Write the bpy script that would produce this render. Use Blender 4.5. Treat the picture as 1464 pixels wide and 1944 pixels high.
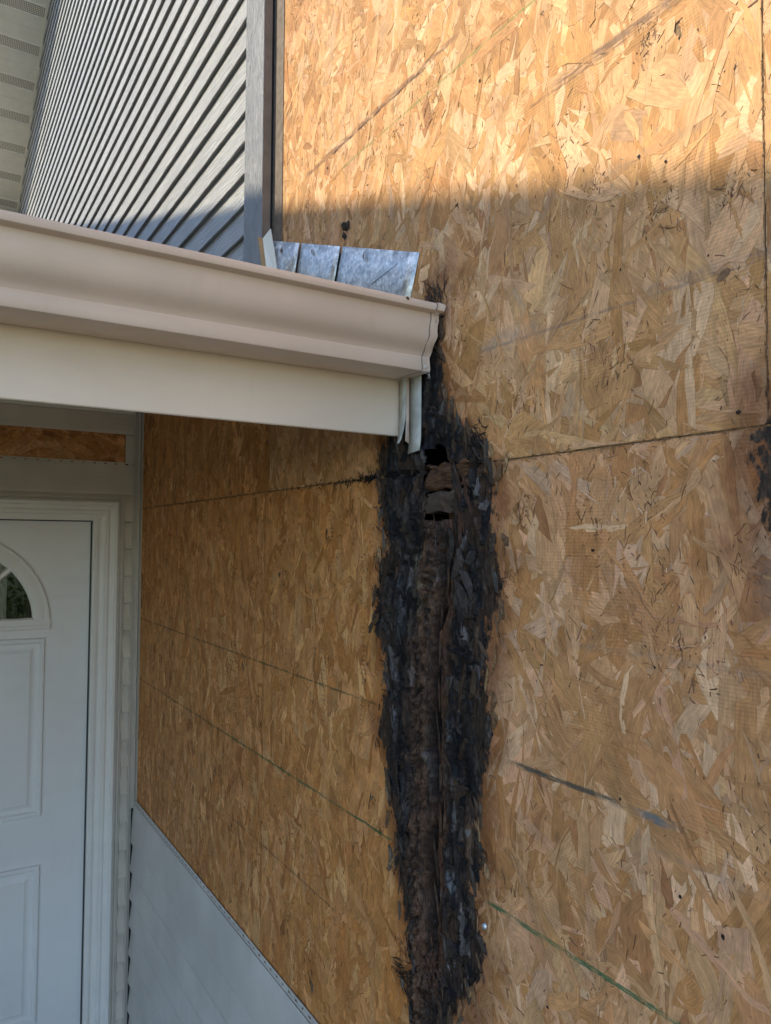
import bpy, bmesh, math, random
import numpy as np
from mathutils import Vector, Matrix

for o in list(bpy.data.objects):
    bpy.data.objects.remove(o)
S = bpy.context.scene
COL = S.collection

# ------------------------------------------------------------------ camera, sky, sun, exposure
CAM = Vector((-0.703, 0.0, 2.0))
YAW, PITCH, ROLL = 0.5585, 0.0390, 0.00617
cd = bpy.data.cameras.new('camera')
cam = bpy.data.objects.new('camera', cd)
COL.objects.link(cam)
fw = Vector((math.sin(YAW) * math.cos(PITCH), math.cos(YAW) * math.cos(PITCH), math.sin(PITCH)))
r0 = Vector((math.cos(YAW), -math.sin(YAW), 0))
u0 = r0.cross(fw)
rr = r0 * math.cos(ROLL) + u0 * math.sin(ROLL)
uu = -r0 * math.sin(ROLL) + u0 * math.cos(ROLL)
cam.matrix_world = Matrix(((rr.x, uu.x, -fw.x, CAM.x), (rr.y, uu.y, -fw.y, CAM.y),
                           (rr.z, uu.z, -fw.z, CAM.z), (0, 0, 0, 1)))
cd.sensor_fit = 'HORIZONTAL'
cd.sensor_width = 36.0
cd.lens = 34.65
cd.clip_start = 0.02
cd.clip_end = 400
S.camera = cam

SUN = Vector((-1.0, 0.3, 1.3)).normalized()          # towards the sun
EL = math.asin(SUN.z)
W = bpy.data.worlds.new('World')
S.world = W
W.use_nodes = True
wn = W.node_tree.nodes
sky = wn.new('ShaderNodeTexSky')
sky.sky_type = 'NISHITA'
sky.sun_disc = False
sky.sun_elevation = EL
sky.sun_rotation = math.atan2(SUN.x, SUN.y)
sky.air_density = 1.0
sky.dust_density = 0.4
sky.ozone_density = 2.0
W.node_tree.links.new(sky.outputs[0], wn['Background'].inputs[0])
wn['Background'].inputs[1].default_value = 0.15
sl = bpy.data.lights.new('sun', 'SUN')
sl.energy = 2.6
sl.angle = math.radians(0.55)
sl.color = (1.0, 0.90, 0.69)
so = bpy.data.objects.new('sun', sl)
COL.objects.link(so)
so.rotation_euler = SUN.to_track_quat('Z', 'Y').to_euler()
S.view_settings.view_transform = 'Standard'
S.view_settings.look = 'None'
S.view_settings.gamma = 1
S.view_settings.exposure = 1.55
S.view_settings.use_curve_mapping = False
S.render.engine = 'CYCLES'
S.cycles.max_bounces = 10
S.cycles.diffuse_bounces = 6
S.cycles.use_denoising = True

RNG = np.random.default_rng(11)
random.seed(5)

# ------------------------------------------------------------------ node helper
class NT:
    def __init__(s, name):
        s.m = bpy.data.materials.new(name)
        s.m.use_nodes = True
        s.n = s.m.node_tree.nodes
        s.l = s.m.node_tree.links
        s.b = s.n['Principled BSDF']
    def put(s, inp, v):
        if isinstance(v, bpy.types.NodeSocket):
            s.l.new(v, inp)
        elif isinstance(v, (tuple, list)) and len(v) == 3 and inp.type == 'RGBA':
            inp.default_value = (*v, 1)
        else:
            inp.default_value = v
    def math(s, op, a, b=0.0, c=0.0, clamp=False):
        n = s.n.new('ShaderNodeMath'); n.operation = op; n.use_clamp = clamp
        for i, v in enumerate((a, b, c)):
            s.put(n.inputs[i], v)
        return n.outputs[0]
    def mix(s, f, a, b, mode='MIX'):
        n = s.n.new('ShaderNodeMix'); n.data_type = 'RGBA'; n.blend_type = mode
        s.put(n.inputs[0], f); s.put(n.inputs[6], a); s.put(n.inputs[7], b)
        return n.outputs[2]
    def noise(s, vec, scale=1.0, detail=3.0, rough=0.55, col=False):
        n = s.n.new('ShaderNodeTexNoise')
        if vec is not None: s.l.new(vec, n.inputs['Vector'])
        n.inputs['Scale'].default_value = scale
        n.inputs['Detail'].default_value = detail
        n.inputs['Roughness'].default_value = rough
        return n.outputs['Color' if col else 'Fac']
    def mapv(s, vec, scale=(1, 1, 1), loc=(0, 0, 0)):
        n = s.n.new('ShaderNodeMapping')
        s.l.new(vec, n.inputs[0]); n.inputs['Scale'].default_value = scale; n.inputs['Location'].default_value = loc
        return n.outputs[0]
    def ramp(s, f, lo, hi, a=0.0, b=1.0, smooth=True):
        n = s.n.new('ShaderNodeMapRange'); n.interpolation_type = 'SMOOTHSTEP' if smooth else 'LINEAR'
        s.put(n.inputs[0], f)
        for i, v in enumerate((lo, hi, a, b)):
            s.put(n.inputs[1 + i], v)
        return n.outputs[0]
    def pos(s):
        return s.n.new('ShaderNodeNewGeometry').outputs['Position']
    def xyz(s, v):
        n = s.n.new('ShaderNodeSeparateXYZ'); s.l.new(v, n.inputs[0]); return n.outputs
    def comb(s, x, y, z):
        n = s.n.new('ShaderNodeCombineXYZ')
        for i, v in enumerate((x, y, z)): s.put(n.inputs[i], v)
        return n.outputs[0]
    def attr(s, name, out='Color'):
        n = s.n.new('ShaderNodeAttribute'); n.attribute_name = name; return n.outputs[out]
    def bump(s, h, strength=0.3, dist=0.001):
        n = s.n.new('ShaderNodeBump'); n.inputs['Strength'].default_value = strength
        n.inputs['Distance'].default_value = dist
        s.l.new(h, n.inputs['Height']); s.l.new(n.outputs[0], s.b.inputs['Normal'])
    def set(s, **k):
        for a, v in k.items():
            s.put(s.b.inputs[a.replace('_', ' ')], v)
        return s.m

def simple(name, c, rough=0.5, metal=0.0, var=0.08, scale=14.0, spec=0.5, bump=0.0, bs=200.0, streak=0.0):
    t = NT(name)
    p = t.pos()
    n = t.noise(p, scale, 4)
    v = t.ramp(n, 0.25, 0.75, 1 - var, 1 + var)
    col = t.mix(1.0, c, t.comb(v, v, v), 'MULTIPLY')
    if streak:
        k1 = t.ramp(t.noise(t.mapv(p, (55, 55, 5)), 1.0, 5, 0.7), 0.50, 0.78, 0, streak)
        k2 = t.ramp(t.noise(p, 170, 3), 0.70, 0.78, 0, streak * 1.6, )
        k3 = t.ramp(t.noise(t.mapv(p, (4, 4, 16), (2, 5, 1)), 1.0, 5, 0.65), 0.48, 0.75, 0, streak)
        col = t.mix(t.math('MAXIMUM', t.math('MAXIMUM', k1, k2, clamp=True), k3), col, tuple(q * f for q, f in zip(c, (.55, .50, .44))))
    if bump:
        t.bump(t.noise(p, bs, 3), bump, 0.001)
    t.b.inputs['Specular IOR Level'].default_value = spec
    return t.set(Base_Color=col, Roughness=t.ramp(t.noise(p, 40, 3), 0.3, 0.7, rough - 0.05, rough + 0.07), Metallic=metal)

def grain_mat(name, c, axis, rough=0.45, var=0.1, strength=0.5, fine=230.0, long=9.0, dist=0.0012, dirt=(0.4, 0.36, 0.3), spec=0.5):
    """Vinyl or cladding embossed with a wood grain that runs along one axis."""
    t = NT(name)
    p = t.pos()
    sc = [fine, fine, fine]; sc[axis] = long
    warp = t.noise(t.mapv(p, (7, 7, 7)), 1.0, 3, col=True)
    vv = t.n.new('ShaderNodeVectorMath'); vv.operation = 'MULTIPLY_ADD'
    t.l.new(warp, vv.inputs[0]); vv.inputs[1].default_value = (0.012, 0.012, 0.012); t.l.new(p, vv.inputs[2])
    g = t.noise(t.mapv(vv.outputs[0], sc), 1.0, 3, 0.6)
    t.bump(t.ramp(g, 0.35, 0.65), strength, dist)
    v = t.ramp(t.noise(p, 4.0, 4), 0.3, 0.7, 1 - var, 1 + var)
    col = t.mix(1.0, c, t.comb(v, v, v), 'MULTIPLY')
    d = t.ramp(t.noise(t.mapv(p, (30, 30, 9)), 1.0, 5, 0.65), 0.55, 0.85, 0, 0.3)
    col = t.mix(d, col, tuple(c[i] * dirt[i] / 0.6 for i in range(3)))
    t.b.inputs['Specular IOR Level'].default_value = spec
    return t.set(Base_Color=col, Roughness=rough)

# ------------------------------------------------------------------ mesh helpers
def link(name, me, mat=None, parent=None, **props):
    o = bpy.data.objects.new(name, me)
    COL.objects.link(o)
    if mat is not None and me is not None:
        for m in (mat if isinstance(mat, (list, tuple)) else [mat]):
            me.materials.append(m)
    if parent is not None:
        o.parent = parent
        o.matrix_parent_inverse = Matrix.Translation(-Vector(parent['_w']))
    for k, v in props.items():
        o[k] = v
    return o

def mesh(name, V, Fc, mat, parent=None, smooth=None, **props):
    me = bpy.data.meshes.new(name)
    me.from_pydata([tuple(v) for v in V], [], Fc)
    me.validate()
    bm = bmesh.new(); bm.from_mesh(me); bmesh.ops.recalc_face_normals(bm, faces=bm.faces[:]); bm.to_mesh(me); bm.free()
    if smooth is not None:
        me.shade_smooth()
        me.set_sharp_from_angle(angle=math.radians(smooth))
    o = link(name, me, mat, parent, **props)
    return o

def thing(name, loc, label, cat, group=None, kind=None):
    o = bpy.data.objects.new(name, None)
    o.empty_display_size = 0.1
    o.location = loc
    COL.objects.link(o)
    o['_w'] = tuple(loc)
    o['label'] = label; o['category'] = cat
    if group: o['group'] = group
    if kind: o['kind'] = kind
    return o

def tag(o, label, cat, group=None, kind=None):
    o['label'] = label; o['category'] = cat
    if group: o['group'] = group
    if kind: o['kind'] = kind
    return o

def box_vf(a, b, V=None, Fc=None):
    V = [] if V is None else V; Fc = [] if Fc is None else Fc
    i = len(V)
    for x in (a[0], b[0]):
        for y in (a[1], b[1]):
            for z in (a[2], b[2]):
                V.append((x, y, z))
    for q in ((0, 1, 3, 2), (4, 6, 7, 5), (0, 4, 5, 1), (2, 3, 7, 6), (0, 2, 6, 4), (1, 5, 7, 3)):
        Fc.append([i + k for k in q])
    return V, Fc

def box(name, a, b, mat, parent=None, bevel=0.0, **props):
    V, Fc = box_vf(a, b)
    o = mesh(name, V, Fc, mat, parent, **props)
    if bevel:
        m = o.modifiers.new('edge', 'BEVEL'); m.width = bevel; m.segments = 2; m.limit_method = 'ANGLE'
    return o

def boxes(name, lst, mat, parent=None, **props):
    V, Fc = [], []
    for a, b in lst: box_vf(a, b, V, Fc)
    return mesh(name, V, Fc, mat, parent, **props)

def sweep(name, prof, a, b, f, mat, parent=None, closed=False, smooth=None, steps=1, thick=0.0, **props):
    """prof: list of (n, z); swept from a to b; f(along, n, z) -> xyz."""
    V, Fc = [], []
    k = len(prof)
    for s in range(steps + 1):
        t = a + (b - a) * s / steps
        V += [f(t, n, z) for n, z in prof]
    for s in range(steps):
        for i in range(k if closed else k - 1):
            j = (i + 1) % k
            Fc.append([s * k + i, s * k + j, (s + 1) * k + j, (s + 1) * k + i])
    if closed:
        Fc.append(list(range(k))); Fc.append([steps * k + i for i in range(k)][::-1])
    o = mesh(name, V, Fc, mat, parent, smooth, **props)
    if thick:
        m = o.modifiers.new('sheet', 'SOLIDIFY'); m.thickness = thick; m.offset = 0
    return o

onW = lambda a, n, z: (-n, a, z)              # the sheathed side wall, plane x = 0
onD = lambda a, n, z: (a, 2.9 - n, z)         # the door wall, plane y = 2.9

def fnoise(shape, fy, fz, rng, oct=4, gain=0.55):
    """Smooth value noise on a grid of shape (ny, nz); fy, fz = lattice cells across the grid."""
    out = np.zeros(shape); amp = 1.0; tot = 0
    for o in range(oct):
        a, b = max(2, int(fy * 2 ** o)), max(2, int(fz * 2 ** o))
        L = rng.random((a + 2, b + 2))
        u = np.linspace(0, a, shape[0], endpoint=False); v = np.linspace(0, b, shape[1], endpoint=False)
        iu, iv = u.astype(int), v.astype(int)
        fu, fv = u - iu, v - iv
        fu = (fu * fu * (3 - 2 * fu))[:, None]; fv = (fv * fv * (3 - 2 * fv))[None, :]
        g = (L[iu][:, iv] * (1 - fu) * (1 - fv) + L[iu + 1][:, iv] * fu * (1 - fv)
             + L[iu][:, iv + 1] * (1 - fu) * fv + L[iu + 1][:, iv + 1] * fu * fv)
        out += amp * g; tot += amp; amp *= gain
    return out / tot

# ------------------------------------------------------------------ rot outline on the side wall (y as a function of z)
RL = np.array([(2.45, 1.00), (2.33, 1.01), (2.25, 1.05), (2.20, 1.135), (2.169, 1.144), (2.117, 1.151), (2.064, 1.143), (2.016, 1.123), (1.993, 1.101),
      (1.964, 1.142), (1.883, 1.152), (1.844, 1.16), (1.802, 1.12), (1.756, 1.116), (1.658, 1.145), (1.619, 1.115), (1.542, 1.097), (1.503, 1.079),
      (1.448, 1.084), (1.406, 1.057), (1.342, 1.046), (1.308, 1.027), (1.255, 1.05), (1.211, 1.029), (1.1, 1.03)])[::-1]
RR = np.array([(2.45, 0.985), (2.405, 0.975), (2.372, 0.958), (2.295, 0.958), (2.225, 0.948), (2.173, 0.903), (2.147, 0.852), (2.114, 0.835), (2.052, 0.826),
      (2.006, 0.835), (1.969, 0.818), (1.908, 0.818), (1.88, 0.84), (1.829, 0.849), (1.761, 0.849), (1.703, 0.835), (1.655, 0.849), (1.588, 0.869),
      (1.533, 0.852), (1.483, 0.885), (1.437, 0.867), (1.416, 0.846), (1.374, 0.858), (1.331, 0.891), (1.265, 0.929), (1.1, 0.96)])[::-1]
RC = np.array([(2.2, 0.95), (2.036, 0.947), (1.939, 0.96), (1.898, 0.956), (1.863, 0.973), (1.786, 0.978), (1.727, 0.983), (1.645, 0.977), (1.58, 0.972),
      (1.519, 0.982), (1.443, 0.986), (1.395, 0.981), (1.366, 0.973), (1.1, 0.99)])[::-1]

def rot_main(y, z):
    l = np.interp(z, RL[:, 0], RL[:, 1]); r = np.interp(z, RR[:, 0], RR[:, 1])
    return np.minimum(np.minimum(l - y, y - r), (2.400 - z) * 0.6)

def rot_dist(y, z):
    # second, smaller patch at the next stud
    l2 = np.interp(z, [1.85, 1.93, 1.98, 2.03, 2.07, 2.10, 2.13], [0.40, 0.430, 0.426, 0.424, 0.437, 0.437, 0.40])
    m2 = np.minimum(l2 - y, np.minimum((2.116 - z) * 0.7, (z - 2.015) * 0.9))
    return np.maximum(rot_main(y, z), np.where(y > .2, np.minimum(m2, .010), -1))

SEAM = 2.116
# ================================================================== setting
ground_mat = NT('lawn_ground')
p = ground_mat.pos()
gn = ground_mat.noise(p, 3.0, 5)
ground_mat = ground_mat.set(Base_Color=ground_mat.mix(gn, (0.05, 0.075, 0.022), (0.10, 0.12, 0.045)), Roughness=0.95)
mesh('ground', [(-150, -150, -0.16), (150, -150, -0.16), (150, 150, -0.16), (-150, 150, -0.16)], [[0, 1, 2, 3]], ground_mat, kind='structure')
conc = simple('concrete', (0.21, 0.195, 0.175), 0.85, var=0.15, scale=6, bump=0.3, bs=120)
box('path', (-6.5, -7.0, -0.25), (-0.35, 0.55, -0.10), conc, kind='structure')
box('porch_floor', (-4.6, 0.552, -0.25), (-0.02, 2.93, 0.0), conc, kind='structure')
# ================================================================== materials
SIDING = (0.345, 0.34, 0.32)
m_sid_y = grain_mat('siding_upper_vinyl', SIDING, 1, 0.52, spec=1.0, strength=0.8, fine=190, long=11, dist=.003)
m_sid_y2 = grain_mat('siding_lower_vinyl', (0.56, 0.535, 0.49), 1, 0.45, strength=0.15, fine=260, long=14)
m_sid_x = grain_mat('siding_door_wall_vinyl', (0.60, 0.53, 0.43), 0, 0.45, strength=0.35, fine=240, long=8)
m_trim_z = grain_mat('corner_trim_vinyl', (0.27, 0.265, 0.26), 2, 0.5, strength=1.0, fine=170, long=13, dist=.004)
m_post = simple('corner_post_vinyl', (0.52, 0.465, 0.39), 0.45, var=0.06)
m_gutter = simple('gutter_aluminium', (0.70, 0.545, 0.435), 0.36, var=0.05, scale=7, streak=.12)
m_fascia = simple('fascia_aluminium', (0.80, 0.66, 0.525), 0.42, var=0.05, scale=5, streak=.08)
m_soffit = simple('soffit_vinyl', (0.80, 0.75, 0.63), 0.5, var=0.04)
m_white = simple('door_paint', (0.80, 0.785, 0.75), 0.42, var=0.03, scale=4, streak=.08)
m_casing = simple('casing_paint', (0.80, 0.77, 0.71), 0.4, var=0.04, scale=9)
m_rubber = simple('weatherstrip', (0.035, 0.045, 0.045), 0.7)
m_black = simple('gap_shade', (0.012, 0.012, 0.013), 0.9)  # black that stands for the shade in narrow gaps
m_darkfin = simple('dark_fin', (0.16, 0.125, 0.10), 0.6, var=0.25, scale=60)
m_side = simple('trim_side_bounce', (0.20, 0.145, 0.11), 0.6, var=0.15, scale=30)  # brown bounce light from the boards is put into this colour
m_ply = simple('raw_board', (0.40, 0.26, 0.13), 0.8, var=0.2, scale=40)
m_void = simple('wall_cavity', (0.02, 0.016, 0.013), 0.95)
m_shingle = simple('shingle', (0.20, 0.19, 0.175), 0.95, var=0.3, scale=20)
m_nail = simple('nail_zinc', (0.62, 0.66, 0.70), 0.35, metal=0.7)

# ------------------------------------------------------------------ OSB strand material
def osb_material(name, tint=(1, 1, 1), marks=True):
    t = NT(name)
    pos = t.pos(); X = t.xyz(pos); y, z = X[1], X[2]
    uv1 = t.n.new('ShaderNodeUVMap'); uv1.uv_map = 'grain'
    uv2 = t.n.new('ShaderNodeUVMap'); uv2.uv_map = 'local'
    uv3 = t.n.new('ShaderNodeUVMap'); uv3.uv_map = 'size'
    base = t.attr('tone')
    base = t.mix(1.0, base, (1.13, 1.02, 1.06), 'MULTIPLY')
    rot = t.attr('rot', 'Fac')
    g = t.noise(t.mapv(uv1.outputs[0], (22, 650, 1)), 1.0, 4, 0.62)
    g2 = t.noise(t.mapv(uv1.outputs[0], (70, 240, 1)), 1.0, 3, 0.6)
    v = t.math('MULTIPLY', t.ramp(g, 0.3, 0.7, 0.84, 1.12), t.math('MULTIPLY', t.ramp(g2, 0.3, 0.72, 0.84, 1.12), t.ramp(t.noise(pos, 24, 4, 0.6), 0.32, 0.68, 0.86, 1.12)))
    # fine cross ribs left by the press screen, only in places
    rib = t.math('SINE', t.math('MULTIPLY', t.math('ADD', z, t.math('MULTIPLY', t.noise(pos, 9, 2), 0.006)), 2 * math.pi / 0.0042))
    ribm = t.ramp(t.noise(pos, 5.5, 2), 0.48, 0.62)
    v = t.math('MULTIPLY', v, t.math('MULTIPLY_ADD', t.math('MULTIPLY', rib, ribm), 0.055, 1.0))
    col = t.mix(1.0, base, t.comb(v, v, v), 'MULTIPLY')
    # flake outline: dark edge fibres, with shade between flakes painted in
    a2 = t.xyz(uv2.outputs[0]); a3 = t.xyz(uv3.outputs[0])
    e1 = t.math('SUBTRACT', a3[0], t.math('ABSOLUTE', a2[0]))
    e2 = t.math('SUBTRACT', a3[1], t.math('ABSOLUTE', a2[1]))
    ed = t.math('MINIMUM', e1, e2)
    edn = t.noise(pos, 130, 3)
    em = t.math('MULTIPLY', t.ramp(ed, 0.0001, 0.0011, 1, 0), t.ramp(edn, 0.42, 0.62, 0.12, 1.0))
    em = t.math('MULTIPLY', em, t.ramp(a3[1], 0.002, 0.006, 0.08, 0.6))
    col = t.mix(em, col, (0.13, 0.07, 0.033))
    # weathering in soft patches: greyed, and browner
    w = t.ramp(t.noise(pos, 2.6, 4, 0.6), 0.42, 0.75, 0, 0.45)
    col = t.mix(w, col, t.mix(1.0, col, (0.95, 0.90, 0.90), 'MULTIPLY'))
    w2 = t.ramp(t.noise(t.mapv(pos, (6, 6, 3), (3, 1, 7)), 1.0, 5, 0.65), 0.54, 0.78, 0, 0.55)
    col = t.mix(w2, col, t.mix(1.0, col, (0.70, 0.60, 0.52), 'MULTIPLY'))
    w3 = t.ramp(t.noise(t.mapv(pos, (9, 9, 6), (8, 2, 4)), 1.0, 5, 0.6), 0.50, 0.72, 0, 0.5)
    col = t.mix(w3, col, t.mix(1.0, col, (1.14, 1.12, 1.16), 'MULTIPLY'))
    # specks
    sp = t.ramp(t.noise(pos, 260, 2), 0.72, 0.78, 0, 0.6)
    col = t.mix(sp, col, (0.07, 0.04, 0.022))
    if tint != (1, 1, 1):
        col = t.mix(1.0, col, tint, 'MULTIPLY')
    wob = t.math('MULTIPLY_ADD', t.noise(t.mapv(pos, (30, 30, 30)), 1.0, 3), 0.004, -0.002)
    def line(z0, w, c, y0, y1, st, soft=0.4, ragged=(0.36, 0.56), wb=1.0):
        nonlocal col
        dz = t.math('ABSOLUTE', t.math('SUBTRACT', t.math('ADD', z, t.math('MULTIPLY', wob, wb)), z0))
        m = t.ramp(dz, w * (1 - soft), w * (1 + soft), 1, 0)
        m = t.math('MULTIPLY', m, t.ramp(y, y0 - 0.02, y0 + 0.02, 0, 1))
        m = t.math('MULTIPLY', m, t.ramp(y, y1 - 0.02, y1 + 0.02, 1, 0))
        m = t.math('MULTIPLY', m, t.ramp(t.noise(t.mapv(pos, (40, 40, 220), (z0, 0, 0)), 1.0, 3), ragged[0], ragged[1], 0.25, 1))
        col = t.mix(t.math('MULTIPLY', m, st), col, c)
    if marks:
        line(1.484, 0.0030, (0.035, 0.13, 0.055), -0.5, 0.84, 0.9)
        line(1.484, 0.0024, (0.03, 0.10, 0.04), 1.08, 2.0, 0.85)
        line(1.484, 0.0028, (0.05, 0.07, 0.03), 2.0, 3.0, 0.55)
        line(1.706, 0.0022, (0.035, 0.05, 0.022), 1.15, 3.0, 0.7)
        line(1.694, 0.0034, (0.045, 0.055, 0.05), 0.60, 0.79, 0.85)
        line(1.692, 0.0050, (0.10, 0.145, 0.165), 0.530, 0.575, 0.8, 0.25)
        line(2.752, 0.0024, (0.16, 0.20, 0.05), 0.70, 1.3, 0.6)
        line(2.805, 0.0050, (0.21, 0.11, 0.06), 0.92, 1.46, 0.85, 0.6)
        line(2.800, 0.0025, (0.05, 0.026, 0.016), 1.02, 1.34, 0.9)
        line(2.612, 0.0058, (0.17, 0.095, 0.055), 0.46, 0.70, 0.85, 0.5)
        line(2.603, 0.0020, (0.11, 0.06, 0.035), 0.50, 0.76, 0.6)
        line(2.290, 0.0120, (0.36, 0.29, 0.25), 0.74, 0.86, 0.35, 0.9)
        line(2.283, 0.0022, (0.16, 0.12, 0.11), 0.42, 0.86, 0.4)
        line(2.290, 0.0060, (0.24, 0.20, 0.20), 0.40, 0.56, 0.25, 0.9)
        line(1.871, 0.0040, (0.22, 0.19, 0.17), 0.30, 0.68, 0.22, 0.9)
        line(1.965, 0.0350, (0.17, 0.14, 0.125), 0.30, 0.432, 0.5, 0.9)
        line(1.657, 0.0040, (0.22, 0.20, 0.19), 0.30, 0.56, 0.22, 0.9)
        line(1.280, 0.0020, (0.05, 0.04, 0.03), 1.30, 1.9, 0.5)
        line(2.452, 0.0060, (0.34, 0.22, 0.13), 0.45, 0.66, 0.35, 0.9)
        # rows of faint printed ticks
        for yc, za, zb in ((1.199, 1.62, 1.86), (1.86, 1.42, 1.78), (1.36, 1.60, 1.80), (1.33, 1.93, 2.10), (1.80, 1.05, 1.30)):
            dy = t.math('ABSOLUTE', t.math('SUBTRACT', t.math('ADD', y, t.math('MULTIPLY', wob, 1.5)), yc))
            m = t.ramp(dy, 0.009, 0.012, 1, 0)
            st = t.ramp(t.math('SINE', t.math('MULTIPLY', z, 2 * math.pi / 0.0085)), 0.3, 0.7)
            m = t.math('MULTIPLY', t.math('MULTIPLY', m, st), t.math('MULTIPLY', t.ramp(z, za, za + 0.02), t.ramp(z, zb - 0.02, zb, 1, 0)))
            col = t.mix(t.math('MULTIPLY', m, t.ramp(t.noise(pos, 45, 2), 0.42, 0.56, 0, 0.42)), col, (0.09, 0.06, 0.045))
        # grime either side of the sheet joint
        ds = t.math('ABSOLUTE', t.math('SUBTRACT', z, SEAM))
        m = t.math('MULTIPLY', t.ramp(ds, 0.0005, 0.008, 1, 0), t.ramp(t.noise(t.mapv(pos, (60, 60, 30)), 1.0, 4, 0.65), 0.47, 0.62))
        near = t.ramp(t.math('ABSOLUTE', t.math('SUBTRACT', y, 1.2)), 0.12, 0.42, 0.95, 0.35)
        col = t.mix(t.math('MULTIPLY', m, near), col, (0.05, 0.035, 0.025))
    # brown water halo, then the black rot itself
    rn = t.noise(t.mapv(pos, (62, 62, 40)), 1.0, 6, 0.68)
    halo = t.math('ADD', rot, t.math('MULTIPLY_ADD', t.noise(pos, 11, 5, 0.6), 0.20, t.ramp(y, 0.86, 1.0, -0.085, -0.11)))
    col = t.mix(t.ramp(halo, -0.060, 0.012, 0, 0.78), col, t.mix(1.0, col, (0.36, 0.25, 0.19), 'MULTIPLY'))
    rm = t.math('ADD', rot, t.math('MULTIPLY_ADD', rn, 0.095, -0.0445))
    col = t.mix(t.ramp(rm, -0.003, 0.0075, 0, 0.97), col, t.mix(t.ramp(t.noise(t.mapv(pos, (300, 300, 60)), 1.0, 4, 0.65), 0.38, 0.66), (0.008, 0.0075, 0.008), (0.060, 0.040, 0.028)))
    t.bump(t.math('ADD', g, t.math('MULTIPLY', t.math('MULTIPLY', rib, ribm), 0.3)), 0.35, 0.0005)
    t.b.inputs['Specular IOR Level'].default_value = 0.35
    return t.set(Base_Color=col, Roughness=t.ramp(rm, -0.01, 0.01, 0.72, 0.5))

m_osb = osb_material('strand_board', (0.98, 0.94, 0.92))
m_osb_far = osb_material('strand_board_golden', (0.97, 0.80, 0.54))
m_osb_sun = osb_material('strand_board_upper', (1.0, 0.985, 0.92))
m_osb_base = simple('strand_board_core', (0.20, 0.12, 0.06), 0.9, var=0.4, scale=160)

PAL = np.array([(.60, .42, .235), (.51, .315, .145), (.465, .27, .108), (.42, .23, .082), (.56, .355, .185), (.51, .33, .17), (.36, .19, .075), (.56, .36, .17)])
PW = np.array([.10, .24, .25, .15, .12, .03, .03, .08]); PW = PW / PW.sum()

def add_layers(me, tone, rotv, grain, local, size, nv_loop):
    pass

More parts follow.
